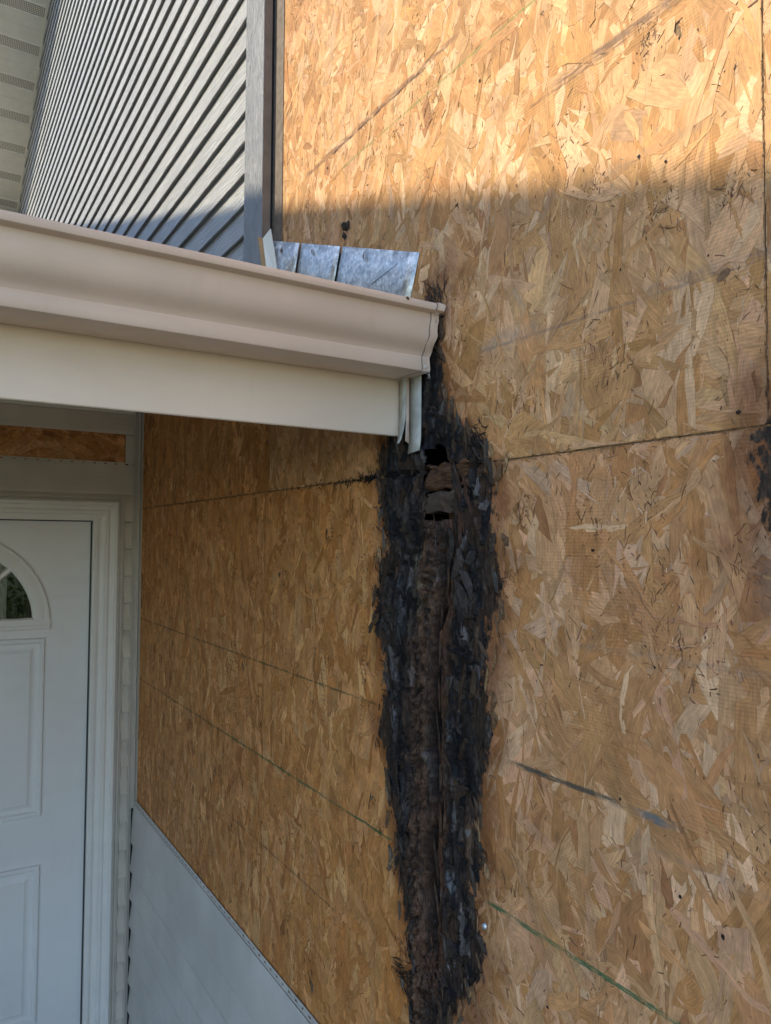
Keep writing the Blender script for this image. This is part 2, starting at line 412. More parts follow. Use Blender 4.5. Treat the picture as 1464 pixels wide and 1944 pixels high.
def strands(name, rect, N, mat, parent, seed, fm=onW, flecks=0, lean=0.0, scale=1.0, jag=0.0020, rotmask=True):
    """Thousands of thin flakes, each a bent quad strip at its own depth: real edges and overlaps."""
    rng = np.random.default_rng(seed)
    y0, y1, z0, z1 = rect
    def batch(n, Lm, Wm, kind):
        a = rng.uniform(y0 - .03, y1 + .03, n); b = rng.uniform(z0 - .03, z1 + .03, n)
        if kind == 1 and n > 50:          # broken fibres gather in patches
            nc = max(3, n // 90)
            ca_, cb_ = rng.uniform(y0, y1, nc), rng.uniform(z0, z1, nc); cr = rng.uniform(.008, .035, nc)
            w_ = rng.integers(0, nc, n); g_ = rng.random(n) < .55
            a = np.where(g_, ca_[w_] + rng.normal(0, 1, n) * cr[w_], a); b = np.where(g_, cb_[w_] + rng.normal(0, 1.3, n) * cr[w_], b)
        if kind == 0:
            L = np.clip(rng.lognormal(math.log(.043), .42, n), .010, .095) * scale      # half length
            Wd = np.clip(rng.lognormal(math.log(.0105), .62, n), .0012, .028) * scale   # half width
            L = np.maximum(L, Wd * 1.1)
            ang = np.where(rng.random(n) < .76, rng.normal(lean, .36 if y0 > .9 else .52, n), rng.uniform(-1.57, 1.57, n))
            dep = rng.random(n) ** .7 * .0011
        else:
            L = np.clip(rng.lognormal(math.log(.0030), .65, n), .0010, .020)
            Wd = np.clip(rng.lognormal(math.log(.00042), .4, n), .00025, .0012)
            ang = np.where(rng.random(n) < .6, rng.normal(lean, .5, n), rng.uniform(-1.57, 1.57, n))
            dep = .0011 + rng.random(n) * .0006
        tl = rng.normal(0, .00016, n); tw = rng.normal(0, .00022, n)
        s = np.array([-1, -.62, 0, .62, 1.0])
        prof = np.ones((n, 5)) + rng.normal(0, .07, (n, 5))
        if kind == 0:
            tip = rng.random((n, 2)); prof[:, 0] = .25 + .8 * tip[:, 0]; prof[:, 4] = .25 + .8 * tip[:, 1]
        else:
            prof[:, 0] = .1; prof[:, 4] = .1
        bend = rng.normal(0, .10, (n, 1)) * (s[None] ** 2) * L[:, None]
        lim = .30 * L / Wd
        sh = np.zeros((n, 5)); sh[:, 0] = np.clip(rng.normal(0, .7, n), -lim, lim); sh[:, 4] = np.clip(rng.normal(0, .7, n), -lim, lim)
        P = np.zeros((n, 10, 3)); loc = np.zeros((n, 10, 2))
        for k, t in ((0, -1), (5, 1)):
            for i in range(5):
                w = Wd * prof[:, i] * t + bend[:, i]
                l = s[i] * L + sh[:, i] * t * Wd * (1 if kind == 0 else 0)
                P[:, k + i, 0] = a + np.cos(ang) * w - np.sin(ang) * l
                P[:, k + i, 1] = b + np.sin(ang) * w + np.cos(ang) * l
                P[:, k + i, 2] = dep + tl * s[i] + tw * t
                loc[:, k + i, 0] = s[i] * L; loc[:, k + i, 1] = t * Wd
        pick = rng.choice(len(PAL), n, p=PW)
        tone = PAL[pick] * (1 + rng.normal(0, .088, (n, 1))) * (1 + rng.normal(0, .015, (n, 3)))
        if kind == 1:
            tone = np.where(rng.random((n, 1)) < .86, np.array([[.18, .10, .05]]), np.array([[.58, .44, .28]])) * (1 + rng.normal(0, .25, (n, 1)))
        if rotmask:
            keep = rot_main(a, b) < (.008 if kind == 0 else .02)
        else:
            keep = np.ones(n, bool)
        return P[keep], loc[keep], L[keep], Wd[keep], np.clip(tone[keep], .004, .8)
    parts = [batch(N, 0, 0, 0)]
    if flecks: parts.append(batch(flecks, 0, 0, 1))
    P = np.concatenate([q[0] for q in parts]); loc = np.concatenate([q[1] for q in parts])
    L = np.concatenate([q[2] for q in parts]); Wd = np.concatenate([q[3] for q in parts]); tone = np.concatenate([q[4] for q in parts])
    n = len(P)
    j = lambda: rng.random((n, 10)) * jag
    P[:, :, 0] = np.clip(P[:, :, 0], y0 + j(), y1 - j()); P[:, :, 1] = np.clip(P[:, :, 1], z0 + j(), z1 - j())
    flat = P.reshape(-1, 3)
    V = np.zeros_like(flat)
    f0 = np.array(fm(0.0, 0.0, 0.0)); fa = np.array(fm(1.0, 0, 0)) - f0; fn = np.array(fm(0, 1.0, 0)) - f0; fz = np.array(fm(0, 0, 1.0)) - f0
    V = f0 + flat[:, :1] * fa + flat[:, 2:3] * fn + flat[:, 1:2] * fz
    q = np.array([[i, i + 1, i + 6, i + 5] for i in range(4)])
    if fm is onW: q = q[:, ::-1]
    idx = (q[None] + 10 * np.arange(n)[:, None, None]).reshape(-1)
    me = bpy.data.meshes.new(name)
    me.vertices.add(len(V)); me.vertices.foreach_set('co', V.astype(np.float32).ravel())
    me.loops.add(len(idx)); me.loops.foreach_set('vertex_index', idx.astype(np.int32))
    nf = len(idx) // 4
    me.polygons.add(nf); me.polygons.foreach_set('loop_start', np.arange(0, nf * 4, 4, dtype=np.int32))
    me.update(calc_edges=True)
    me.shade_flat()
    ca = me.attributes.new('tone', 'FLOAT_COLOR', 'POINT')
    c4 = np.ones((n, 10, 4)); c4[:, :, :3] = tone[:, None]
    ca.data.foreach_set('color', c4.astype(np.float32).ravel())
    ra = me.attributes.new('rot', 'FLOAT', 'POINT')
    rv = rot_dist(P[:, :, 0], P[:, :, 1]) if rotmask else np.full((n, 10), -1.0)
    ra.data.foreach_set('value', np.clip(rv, -1, 1).astype(np.float32).ravel())
    off = rng.random((n, 1, 2)) * 40
    for nm, arr in (('grain', loc + off), ('local', loc), ('size', np.repeat(np.stack([L, Wd], 1)[:, None], 10, 1))):
        lay = me.uv_layers.new(name=nm)
        lay.data.foreach_set('uv', arr.reshape(-1, 2)[idx].astype(np.float32).ravel())
    return link(name, me, mat, parent, kind='stuff')

def osb_sheet(rect, label, mat, seed, dens=3300, fl=3400, lean=0.0, fm=onW, rotmask=True, vis=None, up=0.0, rim=(0, 1, 2, 3)):
    y0, y1, z0, z1 = rect
    root = thing('strand_board', fm((y0 + y1) / 2, 0, z0), label, 'board')
    c = .02
    ys = np.append(np.arange(y0, y1, c), y1); zs = np.append(np.arange(z0, z1, c), z1 + up)
    V = [fm(a, -.0006, b) for a in ys for b in zs]; nz = len(zs); Fc = []
    for i in range(len(ys) - 1):
        for k in range(nz - 1):
            if rotmask and rot_main((ys[i] + ys[i + 1]) / 2, (zs[k] + zs[k + 1]) / 2) > .012: continue
            Fc.append([i * nz + k, (i + 1) * nz + k, (i + 1) * nz + k + 1, i * nz + k + 1])
    b = len(V)
    for a, zz in ((y0, z0), (y1, z0), (y1, z1), (y0, z1)):
        V += [fm(a, -.0006, zz), fm(a, -.011, zz)]
    for k in rim:
        m = (k + 1) % 4
        Fc.append([b + 2 * k, b + 2 * m, b + 2 * m + 1, b + 2 * k + 1])
    mesh('panel_core', V, Fc, m_osb_base, root)
    v = vis or rect
    ar = (v[1] - v[0]) * (v[3] - v[2])
    strands('wood_flakes', v, int(dens * ar * 1.2), mat, root, seed, fm, int(fl * ar), lean, 1.05 if fm is onW and y0 < .9 else .90, rotmask=rotmask)
    return root

# ================================================================== the wall behind the sheathing
wb = boxes('house_wall', [((0.10, -0.5, -0.16), (0.16, 9.9, 4.0)), ((0.012, 1.76, 2.40), (0.09, 9.9, 4.2)),
                          ((0.012, -0.5, -0.16), (0.09, 0.25, 4.0)), ((0.012, 1.25, -0.16), (0.09, 2.95, 2.5)), ((0.012, 0.3, 2.46), (0.09, 1.7, 4.0)), ((0.012, 0.3, -0.16), (0.09, 1.2, 1.0))], m_void)
tag(wb, 'framed house wall behind the brown strand boards', 'wall')

G = 0.0008
s1 = osb_sheet((0.416, 1.648, SEAM + G, 3.92), 'big upper strand board, sunlit at its top, right of the grey siding', m_osb_sun, 1, rim=(1,), vis=(0.416, 1.648, SEAM + G, 3.6))
s2 = osb_sheet((-0.40, 0.4154, SEAM + G, 3.92), 'strand board strip beyond the upright joint at the top right edge', m_osb_sun, 2, vis=(-0.2, 0.4154, SEAM + G, 3.2))
s3 = osb_sheet((-0.40, 0.970, 0.30, SEAM - G), 'lower strand board right of the black rot, crossed by a green line', m_osb, 3, vis=(-0.2, 0.970, 1.0, SEAM - G), lean=-0.12, rim=(0,), up=2 * G - .0001)
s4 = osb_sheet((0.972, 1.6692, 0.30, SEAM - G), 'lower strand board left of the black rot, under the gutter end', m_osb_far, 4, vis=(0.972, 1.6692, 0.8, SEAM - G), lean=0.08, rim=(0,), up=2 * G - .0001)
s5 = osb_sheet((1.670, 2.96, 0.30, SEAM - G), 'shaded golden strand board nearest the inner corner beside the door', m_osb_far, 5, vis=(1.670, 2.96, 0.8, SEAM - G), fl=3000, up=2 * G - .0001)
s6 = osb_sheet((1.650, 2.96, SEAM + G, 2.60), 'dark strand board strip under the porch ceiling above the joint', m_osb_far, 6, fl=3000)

# ------------------------------------------------------------------ the rotten seam
def rot_mesh():
    rng = np.random.default_rng(77)
    y0, y1, z0, z1, st = .80, 1.19, 1.14, 2.425, .0018
    ys = np.arange(y0, y1, st); zs = np.arange(z0, z1, st)
    Y, Z = np.meshgrid(ys, zs, indexing='ij'); sh = Y.shape
    ny, nz = sh
    m = rot_main(Y, Z)
    edge = fnoise(sh, 26, 44, rng, 5, .68) - .5
    M = m + edge * .052
    fib = fnoise(sh, 95, 26, rng, 4, .62)            # upright fibres
    fib2 = fnoise(sh, 40, 9, rng, 4, .6)
    lump = fnoise(sh, 12, 30, rng, 5, .55)
    crumb = fnoise(sh, 50, 120, rng, 4, .7)
    yc = np.interp(Z, RC[:, 0], RC[:, 1]) + (fnoise(sh, 2, 40, rng, 4, .6) - .5) * .012
    D = Y - yc                                         # positive = left in the photograph
    t = np.clip(M / .035, 0, 1); t = t * t * (3 - 2 * t)
    bark = np.exp(-((D - .030) / .026) ** 2) * np.clip((2.1 - Z) / .05, 0, 1)
    stud = np.exp(-((D + .013) / .018) ** 2) * (Z < 2.06) * np.clip((Z - 1.31) / .05, 0, 1)
    # decayed flakes laid over one another, each with its own depth, tilt and tone
    P_ = np.array([(.0085, .008, .0095), (.010, .0098, .0112), (.022, .015, .011), (.045, .027, .017), (.040, .031, .026), (.085, .075, .072), (.030, .024, .022)])
    Hs = np.full(sh, -.006); Cs = np.zeros(sh + (3,)); Cs[:] = P_[0]
    rag = fnoise(sh, 60, 130, rng, 4, .65) - .5
    for k in range(1500):
        z = rng.uniform(z0, z1)
        l = np.interp(z, RL[:, 0], RL[:, 1]); r = np.interp(z, RR[:, 0], RR[:, 1])
        y = rng.uniform(r - .015, l + .015)
        L, w = np.clip(rng.lognormal(math.log(.022), .5), .006, .06), np.clip(rng.lognormal(math.log(.0042), .5), .0012, .013)
        an = rng.normal(0, .32) if rng.random() < .85 else rng.uniform(-1.4, 1.4)
        R_ = L + .004
        i0, i1 = max(0, int((y - R_ * abs(math.sin(an)) - w * 1.6 - y0) / st)), min(sh[0], int((y + R_ * abs(math.sin(an)) + w * 1.6 - y0) / st) + 1)
        k0, k1 = max(0, int((z - R_ - z0) / st)), min(sh[1], int((z + R_ - z0) / st) + 1)
        if i1 <= i0 or k1 <= k0: continue
        dy, dz = Y[i0:i1, k0:k1] - y, Z[i0:i1, k0:k1] - z
        ss = (-math.sin(an) * dy + math.cos(an) * dz) / L; tt = (math.cos(an) * dy + math.sin(an) * dz) / w
        inn = (np.abs(tt) + rag[i0:i1, k0:k1] * 1.1 + .25 * ss * ss < 1) & (np.abs(ss) + rag[i0:i1, k0:k1] * .8 < 1)
        h = rng.normal(-.0005, .0024) + rng.normal(0, .0018) * ss + rng.normal(0, .0012) * tt
        up = inn & (h > Hs[i0:i1, k0:k1])
        Hs[i0:i1, k0:k1] = np.where(up, h, Hs[i0:i1, k0:k1])
        c_ = P_[rng.choice(7, p=[.24, .14, .19, .12, .14, .06, .11])] * rng.uniform(.7, 1.3)
        Cs[i0:i1, k0:k1][up] = c_
    H = .0008 + t * (Hs * 1.15 + (fib - .5) * .0045 + (lump - .5) * .014)
    H += t * bark * (.004 + (crumb - .5) * .020 + np.abs(fib2 - .5) * .012)
    H = H * (1 - .85 * stud * t) + stud * t * (-.008 + (fib - .5) * .007)
    wid = .0058 + .003 * np.sin(Z * 23) + .002 * np.sin(Z * 71)
    on = np.clip((2.02 - Z) / .05, 0, 1) * np.clip((Z - 1.34) / .06, 0, 1)
    crack = np.exp(-(D / np.maximum(wid, .0016)) ** 2) * on
    d2 = Y - (yc - .026 + (fnoise(sh, 2, 30, rng, 3) - .5) * .012)
    crack2 = np.exp(-(d2 / .0026) ** 2) * np.clip((1.62 - Z) / .05, 0, 1) * np.clip((Z - 1.36) / .05, 0, 1)
    H -= .022 * np.maximum(crack, .8 * crack2)
    H -= .010 * np.exp(-((Z - SEAM + (fib - .5) * .01) / .005) ** 2) * t
    # colour
    n1 = fnoise(sh, 55, 14, rng, 5, .62); n2 = fnoise(sh, 9, 14, rng, 4); n3 = fnoise(sh, 130, 60, rng, 3)
    C = np.zeros(sh + (3,))
    blk = np.array([.010, .0095, .011]); brn = np.array([.070, .040, .025]); red = np.array([.095, .045, .026]); gry = np.array([.125, .105, .095]); blu = np.array([.020, .023, .036])
    C[:] = Cs * (.45 + 1.1 * fib[..., None])
    def mixc(w, c):
        w = np.clip(w, 0, 1)[..., None]; C[:] = C * (1 - w) + c * w
    mixc((n2 - .56) * 3.5, blk * .45)
    mixc(np.maximum(bark * .95, .9 * stud) * np.clip(.55 + (n1 - .4) * 3, .1, 1), np.array([.088, .045, .026]))
    mixc(stud * (n2 - .40) * 3, red)
    C *= (1 - stud * t * np.clip((.52 - fib) * 5, 0, .8))[..., None]
    mixc(bark * (.47 - crumb) * 6, np.array([.012, .008, .007]))
    mixc(bark * (crumb - .55) * 4, np.array([.11, .068, .042]))
    mixc((fib - .70) * 4 * (1 - .5 * stud) * (n1 > .5), gry * .6)
    C *= (.55 + 1.25 * n1)[..., None]
    for (gy, gz, ry, rz, cc) in ((1.012, 1.95, .010, .045, (.24, .25, .155)), (1.095, 1.70, .010, .03, (.16, .17, .20)), (1.07, 1.90, .012, .04, (.12, .12, .135)),
                                 (.90, 1.905, .007, .012, (.42, .43, .46)), (.925, 1.48, .013, .015, (.24, .25, .27)), (1.055, 1.56, .008, .03, (.15, .14, .15)),
                                 (.93, 1.71, .008, .014, (.20, .22, .25)), (.895, 1.955, .028, .025, (.13, .105, .095)), (.915, 1.58, .008, .008, (.32, .33, .34)), (.925, 1.345, .010, .012, (.30, .30, .31)), (1.06, 1.985, .010, .03, (.10, .085, .08))):
        w = np.exp(-((Y - gy) / ry) ** 2 - ((Z - gz) / rz) ** 2) * np.clip((n3 - .52) * 11, 0, 1)
        mixc(w * .7, np.array(cc))
    mixc(np.clip((.012 - M) / .02, 0, 1) * (n1 > .5) * .7, np.array([.11, .065, .038]))
    mixc(np.maximum(crack, crack2) * 1.1, np.array([.005, .004, .004]))
    # opening in the boards round the exposed stud
    soft = fnoise(sh, 14, 26, rng, 3, .5) - .5
    hole = (Y < 1.0 + soft * .02) & (Y > .888 + (2.13 - Z) * .15 + soft * .025) & (Z > 2.036 + soft * .012) & (Z < 2.152 - np.clip((.945 - Y) / .03, 0, 1) * .034 + soft * .03)
    keep = (M > -.005) & ~hole
    H = np.where(M < .006, np.minimum(H, .0018), H)
    vid = -np.ones(sh, int); vid[:] = np.arange(sh[0] * sh[1]).reshape(sh)
    q = keep[:-1, :-1] & keep[1:, :-1] & keep[:-1, 1:] & keep[1:, 1:]
    ii, kk = np.nonzero(q)
    F4 = np.stack([vid[ii, kk], vid[ii, kk + 1], vid[ii + 1, kk + 1], vid[ii + 1, kk]], 1)
    used = np.unique(F4); remap = -np.ones(sh[0] * sh[1], int); remap[used] = np.arange(len(used))
    V = np.stack([-H, Y, Z], -1).reshape(-1, 3)[used]
    idx = remap[F4].ravel()
    me = bpy.data.meshes.new('rotted_wood')
    me.vertices.add(len(V)); me.vertices.foreach_set('co', V.astype(np.float32).ravel())
    me.loops.add(len(idx)); me.loops.foreach_set('vertex_index', idx.astype(np.int32))
    nf = len(F4); me.polygons.add(nf); me.polygons.foreach_set('loop_start', np.arange(0, nf * 4, 4, dtype=np.int32))
    me.update(calc_edges=True)
    ca = me.attributes.new('tone', 'FLOAT_COLOR', 'POINT')
    c4 = np.ones((len(V), 4)); c4[:, :3] = np.clip(C.reshape(-1, 3)[used], .002, .8)
    ca.data.foreach_set('color', c4.astype(np.float32).ravel())
    me.shade_smooth()
    return me

t = NT('rotted_wood')
p = t.pos()
rn = t.noise(t.mapv(p, (500, 500, 90)), 1.0, 4, 0.65)
v = t.ramp(rn, 0.3, 0.72, 0.45, 1.6)
t.bump(rn, 0.8, 0.0015)
m_rot = t.set(Base_Color=t.mix(1.0, t.attr('tone'), t.comb(v, v, v), 'MULTIPLY'), Roughness=t.ramp(t.noise(p, 60, 3), 0.4, 0.62, 0.55, 0.9))
bpy.data.materials['rotted_wood'].node_tree.nodes['Principled BSDF'].inputs['Specular IOR Level'].default_value = 0.22
rotroot = thing('rotted_seam', (0, 0.98, 1.15), 'black rotted band with a split down its middle, below the gutter end', 'rotten wood')
link('rotted_wood', rot_mesh(), m_rot, rotroot)

def slivers(name, items, mat, parent, seed, **props):
    """items: (y, z, length, half width, angle, lift0, lift1, curl, rgb) - tapered splinters with a raised ridge."""
    rng = np.random.default_rng(seed)
    V, Fc, T = [], [], []
    for (y, z, L, w, a, l0, l1, curl, rgb) in items:
        n = 5; i0 = len(V)
        for i in range(n):
            s = i / (n - 1)
            ww = w * (1 - abs(2 * s - 1) ** 2.2) + .00015
            l = (s - .5) * L
            side = curl * (s - .5) ** 2 * L + rng.normal(0, w * .2)
            h = l0 + (l1 - l0) * s + (abs(curl) * .25 * L * (s - .5) ** 2)
            cy, cz = y - math.sin(a) * l + math.cos(a) * side, z + math.cos(a) * l + math.sin(a) * side
            for k, hh in ((-1, 0), (0, w * .7), (1, 0)):
                V.append((-(h + hh), cy + math.cos(a) * ww * k, cz + math.sin(a) * ww * k)); T.append(rgb)
        for i in range(n - 1):
            for k in range(2):
                q = i0 + i * 3 + k
                Fc.append([q, q + 3, q + 4, q + 1])
    me = bpy.data.meshes.new(name)
    me.from_pydata(V, [], Fc)
    ca = me.attributes.new('tone', 'FLOAT_COLOR', 'POINT')
    ca.data.foreach_set('color', np.concatenate([np.array(T), np.ones((len(T), 1))], 1).astype(np.float32).ravel())
    return link(name, me, mat, parent, **props)

rng = np.random.default_rng(9)
it = []
blk = [(.009, .0085, .0095), (.02, .014, .011), (.045, .027, .017), (.075, .043, .026), (.085, .075, .07), (.012, .013, .019)]
for _ in range(420):
    z = rng.uniform(1.16, 2.39)
    l = np.interp(z, RL[:, 0], RL[:, 1]); r = np.interp(z, RR[:, 0], RR[:, 1])
    u = rng.random()
    y = r + (l - r) * u if rng.random() < .7 else (l if rng.random() < .5 else r) + rng.normal(0, .007)
    if (.885 < y < 1.0 and 2.04 < z < 2.15) or (.99 < y < 1.045 and z > 2.14): continue
    edge = min(abs(y - l), abs(y - r)) < .012
    L = rng.uniform(.006, .034) * (0.6 if edge else 1)
    it.append((y, z, L, rng.uniform(.0005, .0016), rng.normal(0, .45) if not edge else rng.normal(0, .7), rng.uniform(.0015, .006), rng.uniform(.0015, .009), rng.normal(0, .5),
               blk[rng.choice(6, p=[.34, .26, .2, .08, .05, .07])]))
# black fuzz fanning out at the head of the band and along the joint
for _ in range(80):
    a = rng.uniform(-1.5, .3); rr_ = rng.uniform(.0, .02)
    it.append((.865 + rng.normal(0, .014), 2.150 + rng.normal(0, .012), rng.uniform(.008, .022), rng.uniform(.0004, .0009), a - .5, .002, rng.uniform(.002, .008), rng.normal(0, .6), blk[0] if rng.random() < .7 else blk[2]))
for _ in range(45):
    it.append((.968 + rng.normal(0, .018), 2.398 + rng.normal(0, .012), rng.uniform(.015, .04), rng.uniform(.0005, .0014), rng.normal(0, .4), .002, .004, rng.normal(0, .5), blk[rng.choice([2, 3, 3])]))
for _ in range(150):
    it.append((1.15 + rng.exponential(.09), SEAM + rng.normal(0, .004), rng.uniform(.004, .016), rng.uniform(.0004, .0009), rng.normal(1.3, .7), .0016, .003, rng.normal(0, .4), blk[0]))
for _ in range(50):
    it.append((.995 + rng.uniform(-.02, .085), 1.281 + rng.normal(0, .006), rng.uniform(.02, .05), rng.uniform(.0006, .0015), 1.5 + rng.normal(0, .25), .003, rng.uniform(.003, .011), rng.normal(0, .4), blk[rng.choice([2, 3])]))
for _ in range(40):
    it.append((.975 + rng.normal(0, .012), 1.325 + rng.normal(0, .018), rng.uniform(.015, .04), rng.uniform(.0008, .002), rng.normal(0.3, .5), .004, rng.uniform(.004, .012), rng.normal(0, .4), (.10, .05, .032)))
for _ in range(0):
    it.append((.434 + rng.normal(0, .008), rng.uniform(1.95, 2.10), rng.uniform(.008, .024), rng.uniform(.0004, .001), rng.normal(0, .8), .0016, .004, rng.normal(0, .5), blk[rng.choice([0, 0, 5, 1])]))
slivers('fibres', it, m_rot, rotroot, 3, kind='stuff')
for k in range(14):      # larger splinters standing proud at the right side of the opening and down the split
    y = .902 + .006 * (k % 4); z = 2.085 - .006 * k
    slivers('splinter', [(y + rng.normal(0, .006), z + rng.normal(0, .008), rng.uniform(.04, .085), rng.uniform(.003, .0055), -.18 + rng.normal(0, .12), -.001, rng.uniform(.001, .006), rng.normal(0, .15),
            [(.060, .028, .017), (.035, .021, .014), (.022, .014, .011)][k % 3])], m_rot, rotroot, 50 + k)
for k in range(9):
    z = 1.95 - .065 * k
    yc = float(np.interp(z, RC[:, 0], RC[:, 1]))
    slivers('splinter', [(yc - .014 + rng.normal(0, .005), z, rng.uniform(.04, .09), rng.uniform(.002, .0042), rng.normal(0, .09), -.006, -.002, rng.normal(0, .06),
            [(.062, .033, .019), (.040, .024, .016), (.07, .042, .027)][k % 3])], m_rot, rotroot, 80 + k)
for k, (y, z, L, w, a, c) in enumerate(((.905, 1.965, .05, .011, .5, (.11, .088, .078)), (.885, 1.94, .045, .010, -.5, (.085, .07, .066)), (.895, 1.915, .055, .012, -.25, (.07, .052, .045)),
        (.875, 1.975, .035, .009, 1.1, (.09, .08, .078)), (.925, 1.99, .06, .007, .2, (.05, .04, .033)), (.87, 1.79, .05, .008, .4, (.10, .065, .04)), (.90, 1.62, .06, .009, 1.0, (.09, .062, .045)))):
    slivers('curled_flake', [(y, z, L, w, a, .003, .007, .1, tuple(q * .6 for q in c))], m_rot, rotroot, 120 + k)

# swollen flakes lifting along both edges of the band
it = []
for k in range(115):
    z = rng.uniform(1.18, 2.36); sd_ = rng.random() < .45
    e_ = float(np.interp(z, RL[:, 0], RL[:, 1])) if sd_ else float(np.interp(z, RR[:, 0], RR[:, 1]))
    if z > 2.14 and sd_: continue
    d_ = abs(rng.normal(0, .014)) - .006
    y = e_ + (d_ if sd_ else -d_)
    far = d_ > .006
    c_ = [(.19, .105, .05), (.14, .078, .04), (.11, .085, .062), (.26, .155, .075)][rng.integers(0, 4)] if far else [(.075, .046, .028), (.05, .038, .031), (.11, .066, .036), (.06, .05, .042)][rng.integers(0, 4)]
    it.append((y, z, rng.uniform(.018, .05), rng.uniform(.0016, .0065), rng.normal(0, .35), rng.uniform(.0008, .0022), rng.uniform(.001, .0055), rng.normal(0, .12), c_))
slivers('lifting_flakes', it, m_rot, rotroot, 14, kind='stuff')

# exposed stud in the opening
t = NT('old_stud')
p = t.pos()
gr = t.noise(t.mapv(p, (80, 60, 420), (0, 0, 0)), 1.0, 5, 0.65)
t.bump(gr, 0.8, 0.002)
m_stud = t.set(Base_Color=t.mix(t.ramp(gr, 0.35, 0.7), (0.035, 0.018, 0.011), (0.20, 0.095, 0.045)), Roughness=0.7)
stud = thing('wall_stud', (0.02, 0.96, 1.2), 'broken brown stud showing in the dark hole at the boards\' joint', 'wood stud')
def chunk(name, a, b, seed, mat=m_stud, amp=.006):
    rg = np.random.default_rng(seed)
    bm = bmesh.new(); bmesh.ops.create_cube(bm, size=1)
    bmesh.ops.subdivide_edges(bm, edges=bm.edges[:], cuts=9, use_grid_fill=True)
    a = Vector(a); b = Vector(b); c = (a + b) / 2; d = b - a
    for v in bm.verts:
        q = Vector((v.co.x * d.x, v.co.y * d.y, v.co.z * d.z)) + c
        q += Vector((rg.normal(0, amp * .4) + amp * math.sin(q.z * 160 + q.y * 40), amp * .35 * math.sin(q.z * 190 + seed), amp * .5 * math.sin(q.y * 110 + seed) + rg.normal(0, amp * .2)))
        v.co = q
    me = bpy.data.meshes.new(name); bm.to_mesh(me); bm.free(); me.shade_smooth()
    return link(name, me, mat, stud)
chunk('stud_end', (.003, .885, 2.084), (.04, 1.008, 2.124), 3)
chunk('stud_block', (.0005, .918, 2.047), (.05, 1.003, 2.079), 8, simple('grey_rotten_block', (.075, .052, .038), .8, var=.35, scale=70, bump=.6, bs=300), .004)
box('stud_shaft', (.040, .93, 1.0), (.09, .99, 2.046), m_stud, stud)

# ------------------------------------------------------------------ small marks and things on the boards
def disc(name, y, z, r, h, mat, parent=None, n=14):
    V = [(-h, y, z)]; 
    for rr2, hh in ((r * .55, h * .95), (r * .9, h * .7), (r, .0012)):
        V += [(-hh, y + rr2 * math.cos(6.2832 * i / n), z + rr2 * math.sin(6.2832 * i / n)) for i in range(n)]
    Fc = [[0, 1 + i, 1 + (i + 1) % n] for i in range(n)]
    for r_ in range(2):
        for i in range(n):
            Fc.append([1 + r_ * n + i, 1 + (r_ + 1) * n + i, 1 + (r_ + 1) * n + (i + 1) % n, 1 + r_ * n + (i + 1) % n])
    return mesh(name, V, Fc, mat, parent, smooth=50)
disc('nail', .847, 1.447, .0050, .0045, m_nail, s3)
m_hole = simple('nail_hole', (.022, .013, .009), .95)
def pit(name, y, z, r, parent, sy=1.0, sz=1.0, sd=0):
    n = 12; rg = random.Random(sd)
    k = [1 + rg.uniform(-.25, .25) for _ in range(n)]
    V = [(-.0021, y + r * .8 * sy * k[i] * math.cos(6.2832 * i / n), z + r * sz * k[i] * math.sin(6.2832 * i / n)) for i in range(n)] + [(-.0023, y, z)]
    return mesh(name, V, [[i, (i + 1) % n, n] for i in range(n)], m_hole, parent)
for k, (y, z, r, sy, sz, par) in enumerate(((.446, 2.133, .0032, 1.4, .9, s1), (.595, 2.326, .0022, .8, 1.2, s1), (.567, 2.452, .003, 1, 1, s1), (.70, 2.575, .0022, 1, 1, s1), (.86, 2.70, .0032, 1, 1.2, s1),
        (.66, 2.22, .0022, 1, 1, s1), (.53, 2.43, .0022, 1.3, 1, s1), (.478, 2.305, .002, 1, 1, s1), (.55, 2.16, .002, 1, 1, s1), (.60, 1.70, .0026, 1, 1, s3), (.52, 1.62, .003, 1, 1, s3), (.47, 1.60, .0035, 1, 1, s3),
        (.72, 1.40, .0025, 1.5, 1, s3), (.58, 1.47, .002, 1, 1, s3), (1.09, 2.635, .0018, 1, 1, s1), (1.36, 2.78, .003, 1.5, 1, s1), (1.22, 2.80, .002, 1, 1, s1), (.55, 1.86, .0022, 1, 1, s3), (.64, 1.99, .003, 1.6, .8, s3))):
    if k not in (3, 5, 8, 13): pit('nail_hole', y, z, r * .78, par, sy, sz, k)
# knot
kn = simple('knot', (.20, .105, .05), .7, var=.3, scale=200)
V = [(-.0016, .461 + .007 * math.cos(q) * 1.1 + .002 * math.sin(q), 2.279 + .0045 * math.sin(q) + .004 * math.cos(q) * -1) for q in np.linspace(0, 6.28, 14)[:-1]]
mesh('knot', V, [list(range(13))], kn, s1)
